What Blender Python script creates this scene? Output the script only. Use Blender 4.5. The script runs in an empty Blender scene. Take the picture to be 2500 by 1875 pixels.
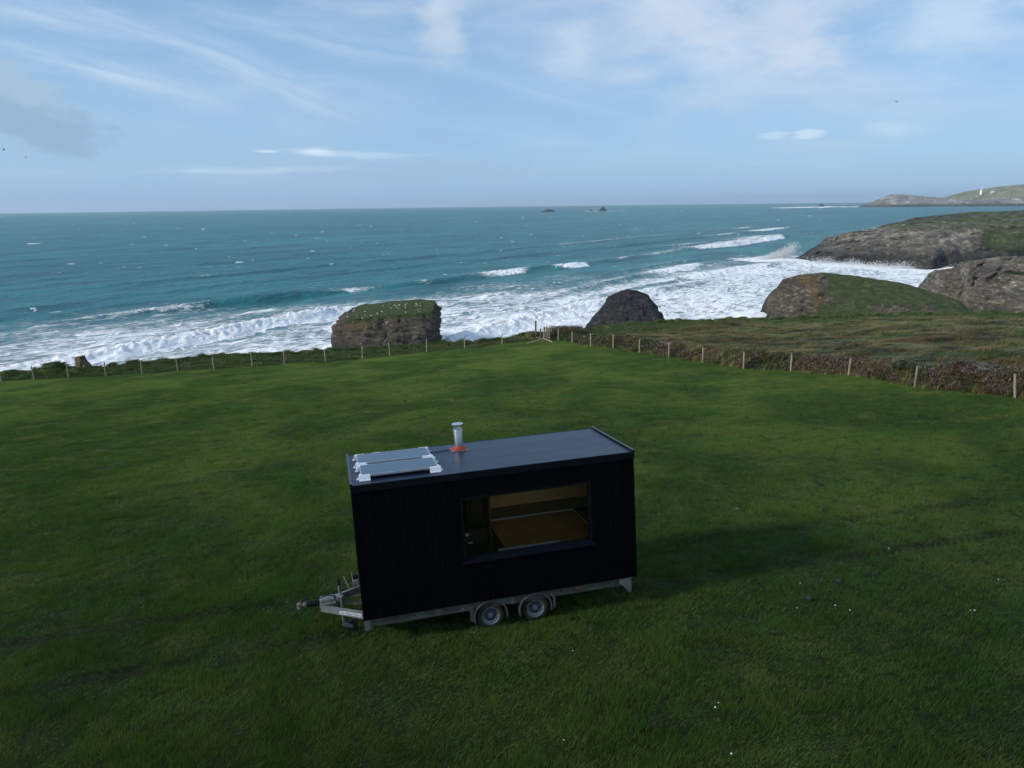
import bpy, bmesh, math, random
import numpy as np
from mathutils import Matrix, Vector

random.seed(7)
rng = np.random.default_rng(11)
S = bpy.context.scene
COL = S.collection

# ------------------------------------------------------------------ camera
cam_d = bpy.data.cameras.new("camera")
cam_d.sensor_width = 36.0
cam_d.lens = 36.0 * 1800 / 2500
cam_d.clip_start = 0.1
cam_d.clip_end = 120000
cam = bpy.data.objects.new("camera", cam_d)
COL.objects.link(cam)
_f = Vector((0.0, 0.97125, -0.23805)); _r = Vector((0.999924, -0.002926, -0.011937)); _u = Vector((0.01229, 0.238029, 0.97118))
cam.matrix_world = Matrix(((_r.x, _u.x, -_f.x, 0), (_r.y, _u.y, -_f.y, 0), (_r.z, _u.z, -_f.z, 7.2), (0, 0, 0, 1)))
S.camera = cam

# ------------------------------------------------------------------ exposure
S.view_settings.view_transform = 'Standard'
S.view_settings.look = 'None'
S.view_settings.gamma = 1.0
S.view_settings.use_curve_mapping = False
S.view_settings.exposure = 0.0
S.cycles.use_denoising = True
S.cycles.max_bounces = 6
S.cycles.diffuse_bounces = 3
S.cycles.glossy_bounces = 3
S.cycles.transmission_bounces = 4
S.cycles.transparent_max_bounces = 8
S.cycles.volume_bounces = 0

SUN_AZ, SUN_EL = math.radians(-114), math.radians(27)


# ------------------------------------------------------------------ node helper
class NT:
    def __init__(s, tree):
        s.t = tree; s.n = tree.nodes; s.l = tree.links

    def node(s, kind, ins=None, **props):
        n = s.n.new(kind)
        for k, v in props.items():
            setattr(n, k, v)
        for k, v in (ins or {}).items():
            s.put(n.inputs[k], v)
        return n

    def put(s, sock, v):
        if isinstance(v, bpy.types.NodeSocket):
            s.l.new(v, sock)
        elif isinstance(v, bpy.types.Node):
            s.l.new(v.outputs[0], sock)
        elif isinstance(v, (tuple, list)):
            v = tuple(v)
            if sock.type == 'RGBA' and len(v) == 3:
                v = v + (1.0,)
            sock.default_value = v
        else:
            sock.default_value = v

    def m(s, op, a, b=0.0, c=0.0, clamp=False):
        n = s.node('ShaderNodeMath', operation=op, use_clamp=clamp)
        s.put(n.inputs[0], a); s.put(n.inputs[1], b); s.put(n.inputs[2], c)
        return n.outputs[0]

    def vm(s, op, a, b=(0, 0, 0), scale=None):
        n = s.node('ShaderNodeVectorMath', operation=op)
        s.put(n.inputs[0], a); s.put(n.inputs[1], b)
        if scale is not None:
            s.put(n.inputs['Scale'], scale)
        return n.outputs['Value'] if op in ('DOT_PRODUCT', 'LENGTH', 'DISTANCE') else n.outputs[0]

    def mix(s, f, a, b, mode='MIX'):
        n = s.node('ShaderNodeMix', data_type='RGBA', blend_type=mode)
        s.put(n.inputs[0], f); s.put(n.inputs[6], a); s.put(n.inputs[7], b)
        return n.outputs[2]

    def noise(s, vec, scale, detail=4.0, rough=0.55, dist=0.0, out='Fac', **kw):
        n = s.node('ShaderNodeTexNoise', **kw)
        s.put(n.inputs['Vector'], vec); s.put(n.inputs['Scale'], scale)
        s.put(n.inputs['Detail'], detail); s.put(n.inputs['Roughness'], rough); s.put(n.inputs['Distortion'], dist)
        return n.outputs[out]

    def ss(s, x, lo, hi, a=0.0, b=1.0):
        n = s.node('ShaderNodeMapRange', interpolation_type='SMOOTHSTEP')
        s.put(n.inputs[0], x); s.put(n.inputs[1], lo); s.put(n.inputs[2], hi); s.put(n.inputs[3], a); s.put(n.inputs[4], b)
        return n.outputs[0]

    def lin(s, x, lo, hi, a=0.0, b=1.0):
        n = s.node('ShaderNodeMapRange')
        s.put(n.inputs[0], x); s.put(n.inputs[1], lo); s.put(n.inputs[2], hi); s.put(n.inputs[3], a); s.put(n.inputs[4], b)
        return n.outputs[0]

    def pos(s):
        return s.node('ShaderNodeNewGeometry').outputs['Position']

    def obj(s):
        return s.node('ShaderNodeTexCoord').outputs['Object']

    def attr(s, name):
        return s.node('ShaderNodeAttribute', attribute_name=name).outputs['Fac']

    def scale(s, v, k):
        n = s.node('ShaderNodeMapping')
        s.put(n.inputs['Vector'], v); n.inputs['Scale'].default_value = k
        return n.outputs[0]

    def mapping(s, v, loc=(0, 0, 0), rot=(0, 0, 0), k=(1, 1, 1)):
        n = s.node('ShaderNodeMapping')
        s.put(n.inputs['Vector'], v)
        n.inputs['Location'].default_value = loc; n.inputs['Rotation'].default_value = rot; n.inputs['Scale'].default_value = k
        return n.outputs[0]

    def bump(s, h, strength=0.5, dist=0.1):
        n = s.node('ShaderNodeBump')
        s.put(n.inputs['Height'], h); s.put(n.inputs['Strength'], strength); s.put(n.inputs['Distance'], dist)
        return n.outputs[0]


def new_mat(name):
    m = bpy.data.materials.new(name); m.use_nodes = True
    t = NT(m.node_tree)
    b = t.n['Principled BSDF']
    return m, t, b


def simple(name, col, rough=0.6, metal=0.0, spec=0.4, var=0.25, scale=6.0, bump=0.0, dirt=None, dirt_amt=0.0):
    """plain painted / metal / rubber surface with grime and tone variation"""
    m, t, b = new_mat(name)
    p = t.obj()
    n = t.noise(p, scale, 6, 0.6)
    dark = tuple(c * (1 - var) for c in col); lite = tuple(min(1, c * (1 + var)) for c in col)
    c = t.mix(t.ss(n, 0.3, 0.7), dark, lite)
    if dirt:
        d = t.ss(t.noise(p, scale * 0.45, 7, 0.65), 0.62 - dirt_amt * 0.3, 0.72)
        c = t.mix(t.m('MULTIPLY', d, min(1, dirt_amt + 0.3)), c, dirt)
    t.put(b.inputs['Base Color'], c)
    t.put(b.inputs['Roughness'], t.lin(t.noise(p, scale * 2.3, 4), 0, 1, max(0.03, rough - 0.12), min(1, rough + 0.12)))
    b.inputs['Metallic'].default_value = metal
    b.inputs['Specular IOR Level'].default_value = spec
    if bump:
        t.put(b.inputs['Normal'], t.bump(t.noise(p, scale * 8, 3), bump, 0.01))
    return m


# ------------------------------------------------------------------ sky
def build_world():
    w = bpy.data.worlds.new("World"); S.world = w; w.use_nodes = True
    t = NT(w.node_tree)
    bg = t.n['Background']
    bg.inputs['Strength'].default_value = 0.11
    sky = t.node('ShaderNodeTexSky', sky_type='NISHITA', sun_disc=False, sun_elevation=SUN_EL, sun_rotation=SUN_AZ)
    sky.air_density = 1.0; sky.dust_density = 0.6; sky.ozone_density = 2.0; sky.altitude = 0
    d = t.node('ShaderNodeTexCoord').outputs['Generated']
    d = t.vm('NORMALIZE', d)
    sx = t.node('ShaderNodeSeparateXYZ'); t.put(sx.inputs[0], d)
    X, Y, Z = sx.outputs
    az = t.m('MULTIPLY', t.m('ARCTAN2', X, Y), 57.2958)
    el = t.m('MULTIPLY', t.m('ARCSINE', Z), 57.2958)
    ae = t.node('ShaderNodeCombineXYZ'); t.put(ae.inputs[0], az); t.put(ae.inputs[1], el)
    ae = ae.outputs[0]
    K = 10.0  # cloud radiance is divided by the background strength

    def C(r, g, b):
        return (r * K, g * K, b * K)
    base = sky.outputs[0]
    # thin veil that whitens and evens the blue, thicker towards the horizon
    base = t.mix(1.0, base, SKY_TINT, 'MULTIPLY')
    veil = t.ss(el, 0.0, 22.0, 0.72, 0.42)
    base = t.mix(veil, base, C(*VEIL))
    # horizon murk
    base = t.mix(t.ss(el, -1.0, 3.6, 0.75, 0.0), base, C(0.29, 0.46, 0.69))
    # large soft cloud fields
    q = t.vm('MULTIPLY', d, (1.0, 1.0, 2.6))
    n1 = t.noise(q, 2.6, 7, 0.56, 0.4)
    n1 = t.m('ADD', n1, t.m('MULTIPLY', t.ss(az, -12, 14), 0.13))
    soft = t.m('MULTIPLY', t.ss(n1, 0.46, 0.74), t.ss(el, 2.5, 9))
    n2 = t.noise(q, 7.0, 6, 0.6, 0.3)
    base = t.mix(t.m('MULTIPLY', soft, 0.62), base, t.mix(t.ss(n2, 0.35, 0.65), C(0.46, 0.58, 0.74), C(0.63, 0.72, 0.83)))
    thin = t.noise(t.vm('MULTIPLY', ae, (0.05, 0.32, 1)), 1.0, 6, 0.6)
    base = t.mix(t.m('MULTIPLY', t.m('MULTIPLY', t.ss(thin, 0.48, 0.72), t.ss(el, 0.5, 3.0)), 0.35), base, C(0.50, 0.65, 0.82))
    warp = t.noise(t.vm('MULTIPLY', ae, (0.16, 0.3, 1)), 1.0, 6, 0.58, out='Color')
    warp = t.vm('SUBTRACT', warp, (0.5, 0.5, 0.5))
    wv = t.vm('ADD', ae, t.vm('MULTIPLY', warp, (6.0, 3.0, 0)))

    def ell(vec, az0, el0, ra, re, rot=0.0):
        v = t.vm('SUBTRACT', vec, (az0, el0, 0))
        mp = t.node('ShaderNodeMapping', vector_type='TEXTURE')
        t.put(mp.inputs[0], v); mp.inputs['Rotation'].default_value = (0, 0, math.radians(rot)); mp.inputs['Scale'].default_value = (ra, re, 1)
        return t.vm('LENGTH', mp.outputs[0])
    fine = t.noise(t.vm('MULTIPLY', ae, (0.55, 1.1, 1)), 1.0, 8, 0.62)

    # cirrus streaks, long and slanted
    def streak(az0, el0, ln, wd, rot, amt, col):
        nonlocal base
        v = t.vm('SUBTRACT', t.vm('ADD', ae, t.vm('MULTIPLY', warp, (2.0, 1.1, 0))), (az0, el0, 0))
        mp = t.node('ShaderNodeMapping', vector_type='TEXTURE')
        t.put(mp.inputs[0], v); mp.inputs['Rotation'].default_value = (0, 0, math.radians(rot))
        u = mp.outputs[0]
        fib = t.noise(t.vm('MULTIPLY', u, (0.10, 1.5, 1)), 1.0, 6, 0.6)
        le = t.vm('LENGTH', t.vm('MULTIPLY', u, (1 / ln, 1 / wd, 0)))
        k = t.m('MULTIPLY', t.ss(le, 0.1, 1.0, 1, 0), t.ss(fib, 0.28, 0.72))
        base = t.mix(t.m('MULTIPLY', k, amt), base, C(*col))
    W1 = (0.56, 0.69, 0.83)
    streak(-27, 8.6, 9.5, 1.0, -12, 0.62, (0.56, 0.70, 0.84))
    streak(-21, 10.2, 13, 1.5, -17, 0.5, W1)
    streak(-15, 7.6, 7, 1.0, -22, 0.42, W1)
    streak(-13, 11.2, 14, 1.5, -9, 0.38, W1)
    streak(-30, 11.6, 9, 1.4, -8, 0.42, W1)
    streak(2, 8.0, 12, 1.3, -14, 0.25, W1)
    streak(20, 13.5, 16, 2.0, -10, 0.3, W1)

    # rounded soft cumulus shreds on the right
    wl = t.vm('ADD', ae, t.vm('MULTIPLY', warp, (3.0, 0.5, 0)))
    low = t.noise(t.vm('MULTIPLY', ae, (0.35, 2.6, 1)), 1.0, 7, 0.6)

    def puff(az0, el0, ra, re, rot, amt, col, edge=0.55):
        nonlocal base
        flat = re < 0.8
        e = ell(wl if flat else wv, az0, el0, ra, re, rot)
        e = t.m('ADD', e, t.m('MULTIPLY', t.m('SUBTRACT', low if flat else fine, 0.5), 1.5 if flat else 1.0))
        base = t.mix(t.m('MULTIPLY', t.ss(e, 1.0 - edge, 1.0, 1, 0), amt), base, C(*col))
    puff(-4.6, 12.6, 2.4, 4.0, -10, 0.55, (0.60, 0.68, 0.78), 0.9)
    puff(4.6, 10.6, 2.6, 2.6, 0, 0.5, (0.58, 0.68, 0.80), 0.95)
    puff(12.5, 12.2, 5.0, 3.6, -30, 0.62, (0.63, 0.70, 0.81), 0.95)
    puff(19.0, 11.5, 6.5, 4.0, 10, 0.68, (0.56, 0.65, 0.78), 0.95)
    puff(20.5, 9.4, 3.4, 2.2, 0, 0.6, (0.64, 0.70, 0.81), 0.9)
    puff(15.5, 7.6, 6.5, 1.9, 8, 0.55, (0.50, 0.63, 0.78), 0.95)
    puff(29.0, 11.0, 5, 4.0, 0, 0.5, (0.62, 0.75, 0.87), 0.95)
    puff(26.0, 4.4, 2.6, 0.85, 0, 0.4, (0.56, 0.71, 0.85), 0.9)
    puff(21.3, 4.35, 1.5, 0.42, 0, 0.6, (0.64, 0.78, 0.90), 0.7)
    puff(18.8, 4.4, 1.4, 0.4, 0, 0.4, (0.60, 0.74, 0.87), 0.6)
    puff(22.0, 3.6, 6.0, 0.6, 0, 0.4, (0.46, 0.60, 0.76), 0.8)
    puff(-5.2, 4.5, 1.0, 0.55, 0, 0.5, (0.33, 0.47, 0.68), 0.8)
    puff(-3.0, 4.2, 1.4, 0.5, 0, 0.35, (0.33, 0.47, 0.68), 0.8)
    puff(3.0, 4.2, 6.0, 0.6, 0, 0.3, (0.42, 0.57, 0.76), 0.9)
    # flat cloud bank low over the sea
    puff(-9, 2.4, 15, 1.0, 0, 0.65, (0.33, 0.475, 0.665), 0.7)
    puff(-16, 3.0, 5.0, 0.5, 0, 0.5, (0.36, 0.51, 0.70), 0.6)
    puff(-11.5, 3.55, 7.5, 0.36, -1.5, 0.6, (0.52, 0.68, 0.84), 0.95)
    puff(-14.6, 3.75, 2.3, 0.40, -3, 0.8, (0.66, 0.79, 0.90), 0.95)
    puff(-17.6, 3.75, 0.9, 0.14, 0, 0.7, (0.68, 0.81, 0.91), 0.6)
    puff(-18, 2.5, 10.0, 0.34, 1, 0.5, (0.53, 0.69, 0.84), 0.95)
    # grey cloud at the left
    puff(-33.5, 6.9, 6.0, 3.0, -30, 0.92, (0.355, 0.50, 0.65), 0.42)
    puff(-31.0, 5.2, 4.6, 1.9, -20, 0.88, (0.275, 0.42, 0.585), 0.5)
    t.put(bg.inputs['Color'], base)


SKY_TINT = (0.74, 0.92, 1.06)
VEIL = (0.33, 0.53, 0.80)
build_world()

sun_d = bpy.data.lights.new("sun", 'SUN')
sun_d.energy = 4.2
sun_d.angle = math.radians(10)
sun_d.color = (1.0, 0.95, 0.86)
sun = bpy.data.objects.new("sun", sun_d)
COL.objects.link(sun)
_s = Vector((math.sin(SUN_AZ) * math.cos(SUN_EL), math.cos(SUN_AZ) * math.cos(SUN_EL), math.sin(SUN_EL)))
sun.rotation_euler = _s.to_track_quat('Z', 'Y').to_euler()


# ------------------------------------------------------------------ numeric noise
_perm = np.tile(np.random.default_rng(3).permutation(256), 3)
_g = np.random.default_rng(4).normal(size=(256, 3)); _g /= np.linalg.norm(_g, axis=1)[:, None]


def perlin(p):
    p = np.asarray(p, float)
    i = np.floor(p).astype(int); f = p - i; i &= 255
    w = f * f * f * (f * (f * 6 - 15) + 10)
    out = 0
    for a in (0, 1):
        for b in (0, 1):
            for c in (0, 1):
                h = _perm[_perm[_perm[(i[:, 0] + a) & 255] + ((i[:, 1] + b) & 255)] + ((i[:, 2] + c) & 255)]
                g = _g[h]
                d = (g[:, 0] * (f[:, 0] - a) + g[:, 1] * (f[:, 1] - b) + g[:, 2] * (f[:, 2] - c))
                out = out + d * (w[:, 0] if a else 1 - w[:, 0]) * (w[:, 1] if b else 1 - w[:, 1]) * (w[:, 2] if c else 1 - w[:, 2])
    return out * 1.5


def fbm(p, oct=5, gain=0.5, ridge=False):
    s = 0; a = 1.0; p = np.asarray(p, float).copy(); tot = 0
    for k in range(oct):
        n = perlin(p + 17.3 * k)
        s = s + a * ((1 - 2 * np.abs(n)) if ridge else n); tot += a
        a *= gain; p = p * 2.03
    return s / tot


def P3(x, y, z=0.0):
    x, y = np.broadcast_arrays(np.asarray(x, float), np.asarray(y, float))
    return np.stack([x.ravel(), y.ravel(), np.broadcast_to(np.asarray(z, float), x.shape).ravel()], 1)


def sstep(x, a, b):
    t = np.clip((x - a) / (b - a), 0, 1)
    return t * t * (3 - 2 * t)


def pl_dist(px, py, pts, closed=False):
    """distance, signed side (left of direction > 0) and arc length to a polyline"""
    best = np.full(px.shape, 1e9); side = np.zeros(px.shape); arc = np.zeros(px.shape); acc = 0.0
    for (ax, ay), (bx, by) in zip(pts[:-1], pts[1:]):
        dx, dy = bx - ax, by - ay; L = math.hypot(dx, dy)
        t = np.clip(((px - ax) * dx + (py - ay) * dy) / (L * L), 0, 1)
        d = np.hypot(px - ax - t * dx, py - ay - t * dy)
        cr = (dx * (py - ay) - dy * (px - ax)) / L
        k = d < best - 1e-9
        best = np.where(k, d, best); side = np.where(k, np.sign(cr), side); arc = np.where(k, acc + t * L, arc)
        acc += L
    return best, side, arc


# ------------------------------------------------------------------ object helpers
def tag(o, label=None, cat=None, group=None, kind=None):
    if label: o['label'] = label
    if cat: o['category'] = cat
    if group: o['group'] = group
    if kind: o['kind'] = kind
    return o


def link(name, me, mat=None, parent=None, loc=None):
    o = bpy.data.objects.new(name, me); COL.objects.link(o)
    if mat is not None and len(me.materials) == 0:
        me.materials.append(mat)
    if parent is not None:
        o.parent = parent
    if loc is not None:
        o.location = loc
    return o


def grid_mesh(name, V, nr, nc, attrs=None, smooth=True, wrap=False, face_mask=None):
    """V: (nr*nc,3) row-major"""
    i = np.arange(nr - 1)[:, None]; j = np.arange(nc if wrap else nc - 1)[None, :]
    j2 = (j + 1) % nc
    F = np.stack([i * nc + j, i * nc + j2, (i + 1) * nc + j2, (i + 1) * nc + j], -1).reshape(-1, 4)
    if face_mask is not None:
        F = F[face_mask(V[F].mean(1))]
        used = np.unique(F); remap = np.zeros(len(V), int); remap[used] = np.arange(len(used))
        F = remap[F]; V = V[used]
        attrs = {k: a[used] for k, a in (attrs or {}).items()}
    return raw_mesh(name, V, F, attrs, smooth)


def raw_mesh(name, V, F, attrs=None, smooth=True):
    me = bpy.data.meshes.new(name)
    F = np.asarray(F); n = F.shape[1]
    me.vertices.add(len(V)); me.vertices.foreach_set('co', np.asarray(V, np.float32).ravel())
    me.loops.add(F.size); me.loops.foreach_set('vertex_index', F.astype(np.int32).ravel())
    me.polygons.add(len(F))
    me.polygons.foreach_set('loop_start', np.arange(0, F.size, n, dtype=np.int32))
    me.polygons.foreach_set('loop_total', np.full(len(F), n, np.int32))
    me.polygons.foreach_set('use_smooth', np.full(len(F), smooth))
    me.update(calc_edges=True)
    for k, a in (attrs or {}).items():
        at = me.attributes.new(k, 'FLOAT', 'POINT'); at.data.foreach_set('value', np.asarray(a, np.float32))
    return me


class MB:
    """collects boxes, tubes, lathes into one mesh"""
    def __init__(s): s.bm = bmesh.new()

    def box(s, x0, x1, y0, y1, z0, z1, mat=None, bevel=0.0):
        c = Vector(((x0 + x1) / 2, (y0 + y1) / 2, (z0 + z1) / 2))
        M = Matrix.Translation(c) @ Matrix.Diagonal((abs(x1 - x0), abs(y1 - y0), abs(z1 - z0), 1))
        if mat is not None: M = mat @ M
        r = bmesh.ops.create_cube(s.bm, size=1.0, matrix=M)
        if bevel:
            ed = list({e for v in r['verts'] for e in v.link_edges})
            bmesh.ops.bevel(s.bm, geom=ed, offset=bevel, segments=1, affect='EDGES', profile=0.5)
        return s

    def prism(s, poly, axis, a, b):
        """polygon (2D) extruded along axis from a to b; axis 0: (y,z) 1: (x,z) 2: (x,y)"""
        def mk(p, t):
            return {0: (t, p[0], p[1]), 1: (p[0], t, p[1]), 2: (p[0], p[1], t)}[axis]
        A = [s.bm.verts.new(mk(p, a)) for p in poly]; B = [s.bm.verts.new(mk(p, b)) for p in poly]
        s.bm.faces.new(A); s.bm.faces.new(list(reversed(B)))
        for k in range(len(poly)):
            k2 = (k + 1) % len(poly)
            s.bm.faces.new((A[k], B[k], B[k2], A[k2]))
        return s

    def tube(s, pts, r, n=8, caps=True):
        pts = [Vector(p) for p in pts]
        rs = r if isinstance(r, (list, tuple)) else [r] * len(pts)
        rings = []
        up = None
        for k, p in enumerate(pts):
            d = (pts[min(k + 1, len(pts) - 1)] - pts[max(k - 1, 0)]).normalized()
            if up is None:
                up = d.orthogonal().normalized()
            else:
                up = (up - d * up.dot(d)).normalized()
            sd = d.cross(up)
            rings.append([s.bm.verts.new(p + rs[k] * (math.cos(2 * math.pi * j / n) * up + math.sin(2 * math.pi * j / n) * sd)) for j in range(n)])
        for A, B in zip(rings[:-1], rings[1:]):
            for j in range(n):
                s.bm.faces.new((A[j], A[(j + 1) % n], B[(j + 1) % n], B[j]))
        if caps:
            s.bm.faces.new(list(reversed(rings[0]))); s.bm.faces.new(rings[-1])
        return s

    def lathe(s, prof, n=24, axis='z', at=(0, 0, 0), caps=True):
        """profile of (radius, height)"""
        at = Vector(at); rings = []
        for r, h in prof:
            ring = []
            for j in range(n):
                a = 2 * math.pi * j / n; c, q = r * math.cos(a), r * math.sin(a)
                v = {'z': (c, q, h), 'y': (c, h, q), 'x': (h, c, q)}[axis]
                ring.append(s.bm.verts.new(at + Vector(v)))
            rings.append(ring)
        for A, B in zip(rings[:-1], rings[1:]):
            for j in range(n):
                s.bm.faces.new((A[j], A[(j + 1) % n], B[(j + 1) % n], B[j]))
        if not caps: return s
        if prof[0][0] > 1e-6: s.bm.faces.new(list(reversed(rings[0])))
        if prof[-1][0] > 1e-6: s.bm.faces.new(rings[-1])
        return s

    def mesh(s, name, smooth=False, angle=40):
        bmesh.ops.remove_doubles(s.bm, verts=s.bm.verts, dist=1e-6)
        bmesh.ops.recalc_face_normals(s.bm, faces=s.bm.faces)
        me = bpy.data.meshes.new(name); s.bm.to_mesh(me); s.bm.free()
        if smooth:
            me.polygons.foreach_set('use_smooth', [True] * len(me.polygons))
            me.set_sharp_from_angle(angle=math.radians(angle))
        return me

    def build(s, name, mat, parent=None, loc=None, smooth=False):
        return link(name, s.mesh(name, smooth), mat, parent, loc)
# ------------------------------------------------------------------ the lie of the land
CAM_H = 7.2
SEA_Z = -54.8
EARTH = 7.4e6
YAW = math.radians(14.111)
FENCE_CLIFF = [(-62.0, 60.6), (-55.0, 60.4), (-48.9, 60.3), (-45.9, 60.2), (-42.8, 60.18), (-39.74, 59.73), (-36.93, 59.9), (-33.68, 59.62), (-30.51, 59.36), (-28.09, 60.55),  # fence and cliff-edge points: image pixels cast onto the fitted ground plane
               (-25.09, 60.66), (-22.09, 61.39), (-19.53, 62.05), (-16.06, 62.3), (-13.12, 63.54), (-10.86, 64.51), (-7.76, 66.27), (-4.38, 68.04), (-0.9, 69.95)]
FENCE_HEDGE = [(4.53, 70.28), (5.58, 66.71), (6.82, 62.49), (8.41, 59.95), (9.82, 55.58), (11.31, 51.94), (12.59, 47.47), (13.9, 43.16),
               (15.73, 40.53), (17.7, 37.72), (18.55, 32.91), (20.6, 29.14), (22.6, 25.0), (24.6, 20.6), (26.6, 16.2), (28.7, 11.8)]
CORNER = (2.6, 72.5)
HEDGE_LINE = [CORNER] + FENCE_HEDGE + [(45, -20)]
CLIFF_EDGE = [(-140, 69), (-90, 67.5), (-60, 66.5), (-47.0, 66.1), (-41.9, 65.7), (-38.6, 64.6), (-36.6, 67.9), (-33.7, 70.0), (-30.3, 72.6), (-24.7, 72.4), (-20.6, 71.4), (-18.5, 72.8),
              (-14.4, 73.2), (-10.3, 73.5), (-8.0, 75.0), (-2.9, 73.9), (-0.4, 75.2), (2.3, 78.5), (4.7, 76.5), (8.0, 79.2), (13.7, 84.5), (18.6, 87.0),
              (22.4, 85.5), (28.9, 82.0), (37.0, 79.5), (41.3, 79.0), (49.1, 71.0), (60, 66), (90, 58), (140, 50)]


def ground_z(x, y, detail=True):
    x = np.asarray(x, float); y = np.asarray(y, float); sh = x.shape
    x = x.ravel(); y = y.ravel()
    z = 0.0418 * x - 0.1051 * y - 5.9 + CAM_H
    # small shelf added to bring the ground plane up to the trailer's wheels
    px, py = x + 0.05, y - 12.3
    w = np.exp(-(px * px + py * py) / 60.0)
    z = z + 0.075 * w
    z = z + 0.16 * fbm(P3(x * 0.045, y * 0.045, 2.2), 3) * (1 - 0.8 * w)
    if detail:
        d, s, _ = pl_dist(x, y, HEDGE_LINE)
        out = d * s                                      # > 0 beyond the hedge
        bank = np.exp(-((out - 1.45) / 0.72) ** 2)
        nb = fbm(P3(x * 0.5, y * 0.5, 8.0), 4)
        z = z + bank * (0.66 + 0.5 * nb) * sstep(y, -25, 5)
        far = sstep(out, 1.5, 3.0)
        z = z + far * (0.32 + 0.5 * fbm(P3(x * 0.10, y * 0.10, 4.0), 4) + 0.22 * fbm(P3(x * 0.7, y * 0.7, 5.0), 3))
        d2, s2, _ = pl_dist(x, y, FENCE_CLIFF + [CORNER])
        o2 = d2 * s2
        z = z + sstep(o2, 0.5, 2.5) * (1 - far) * (0.10 + 0.28 * fbm(P3(x * 0.5, y * 0.5, 6.0), 4)) * (o2 > 0)
        z = z - 0.14 * np.exp(-((o2 - 2.6) / 0.5) ** 2) * (1 - far)
        d3, s3, _ = pl_dist(x, y, CLIFF_EDGE)
        e = d3 * s3 + 1.6 * fbm(P3(x * 0.22, y * 0.22, 9.0), 4)        # > 0 beyond the edge
        lip = np.exp(-((e + 1.3) / 1.2) ** 2)
        z = z + lip * (0.24 + 0.9 * fbm(P3(x * 0.9, y * 0.9, 3.0), 3)) * 0.75
        # the turf bump and hollow near the west end
        z = z + 0.85 * np.exp(-(((x + 40.6) / 1.4) ** 2 + ((y - 64.4) / 1.5) ** 2))
        fall = np.where(e > 0, 1.3 * e + 0.35 * e * e, 0)
        rock = fbm(P3(x * 0.25, y * 0.25, z * 0.1), 5, ridge=True)
        z = z - np.minimum(fall, 75) + np.where(e > 0.5, rock * np.clip(e * 0.4, 0, 2.2), 0)
    return z.reshape(sh)


def gz(x, y):
    return float(ground_z(np.array([x]), np.array([y]))[0])


# ------------------------------------------------------------------ materials of the land
def grass_tone(t, p):
    """sward colour as a function of place: lush, dry and dark patches, worn wheel lines"""
    big = t.noise(t.vm('MULTIPLY', p, (1, 0.8, 0.3)), 0.16, 5, 0.6, 0.6)
    mid = t.noise(p, 0.75, 5, 0.62, 0.4)
    fin = t.noise(p, 4.2, 3, 0.6)
    c = t.mix(t.ss(big, 0.38, 0.64), GR_DARK, GR_MID)
    c = t.mix(t.m('MULTIPLY', t.ss(mid, 0.50, 0.74), 0.62), c, GR_DRY)
    c = t.mix(t.m('MULTIPLY', t.ss(t.noise(p, 0.5, 4, 0.6), 0.52, 0.70), 0.8), c, GR_LUSH)
    straw = t.m('MULTIPLY', t.ss(t.noise(p, 1.7, 5, 0.7), 0.62, 0.76), t.ss(big, 0.40, 0.58))
    c = t.mix(t.m('MULTIPLY', straw, 0.42), c, GR_STRAW)
    c = t.mix(t.m('MULTIPLY', t.ss(fin, 0.35, 0.7), 0.3), c, GR_MID)
    c = t.mix(t.m('MULTIPLY', t.ss(t.noise(p, 2.4, 4, 0.7), 0.56, 0.70), 0.6), c, (0.036, 0.086, 0.012))
    # two wheel lines that pass under the trailer along its length
    mp = t.mapping(p, rot=(0, 0, -YAW))
    sx = t.node('ShaderNodeSeparateXYZ'); t.put(sx.inputs[0], mp)
    u, v = sx.outputs[0], sx.outputs[1]
    v = t.m('ADD', v, t.m('MULTIPLY', t.m('SUBTRACT', t.noise(p, 0.35, 2), 0.5), 0.5))
    worn = t.ss(t.noise(p, 0.9, 4, 0.65), 0.38, 0.60)
    for v0 in (11.62, 13.5):
        dv = t.m('ABSOLUTE', t.m('SUBTRACT', v, v0))
        band = t.ss(dv, 0.10, 0.24, 1, 0)
        lug = t.m('FRACT', t.m('MULTIPLY', t.m('ADD', u, t.m('MULTIPLY', dv, 1.0)), 5.2))
        lug = t.ss(t.m('ABSOLUTE', t.m('SUBTRACT', lug, 0.5)), 0.12, 0.34)
        k = t.m('MULTIPLY', t.m('MULTIPLY', band, worn), t.lin(lug, 0, 1, 0.2, 0.72))
        c = t.mix(k, c, (0.030, 0.024, 0.012))
    # a few bare scrapes
    for (bx, by, br) in ((-8.68, 13.62, 0.30), (-3.41, 9.97, 0.20), (-8.25, 11.35, 0.22), (-5.14, 11.73, 0.22), (1.9, 8.3, 0.25), (1.2, 9.2, 0.3)):
        dd = t.vm('LENGTH', t.vm('MULTIPLY', t.vm('SUBTRACT', p, (bx, by, 0)), (1, 1.4, 0)))
        dd = t.m('ADD', dd, t.m('MULTIPLY', t.m('SUBTRACT', fin, 0.5), 0.3))
        c = t.mix(t.m('MULTIPLY', t.ss(dd, 0.02, br, 1, 0), 0.55), c, (0.115, 0.095, 0.055))
    return c


GR_DARK = (0.044, 0.108, 0.014)
GR_MID = (0.144, 0.224, 0.036)
GR_LUSH = (0.058, 0.166, 0.022)
GR_DRY = (0.228, 0.248, 0.052)
GR_STRAW = (0.330, 0.280, 0.115)


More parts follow.
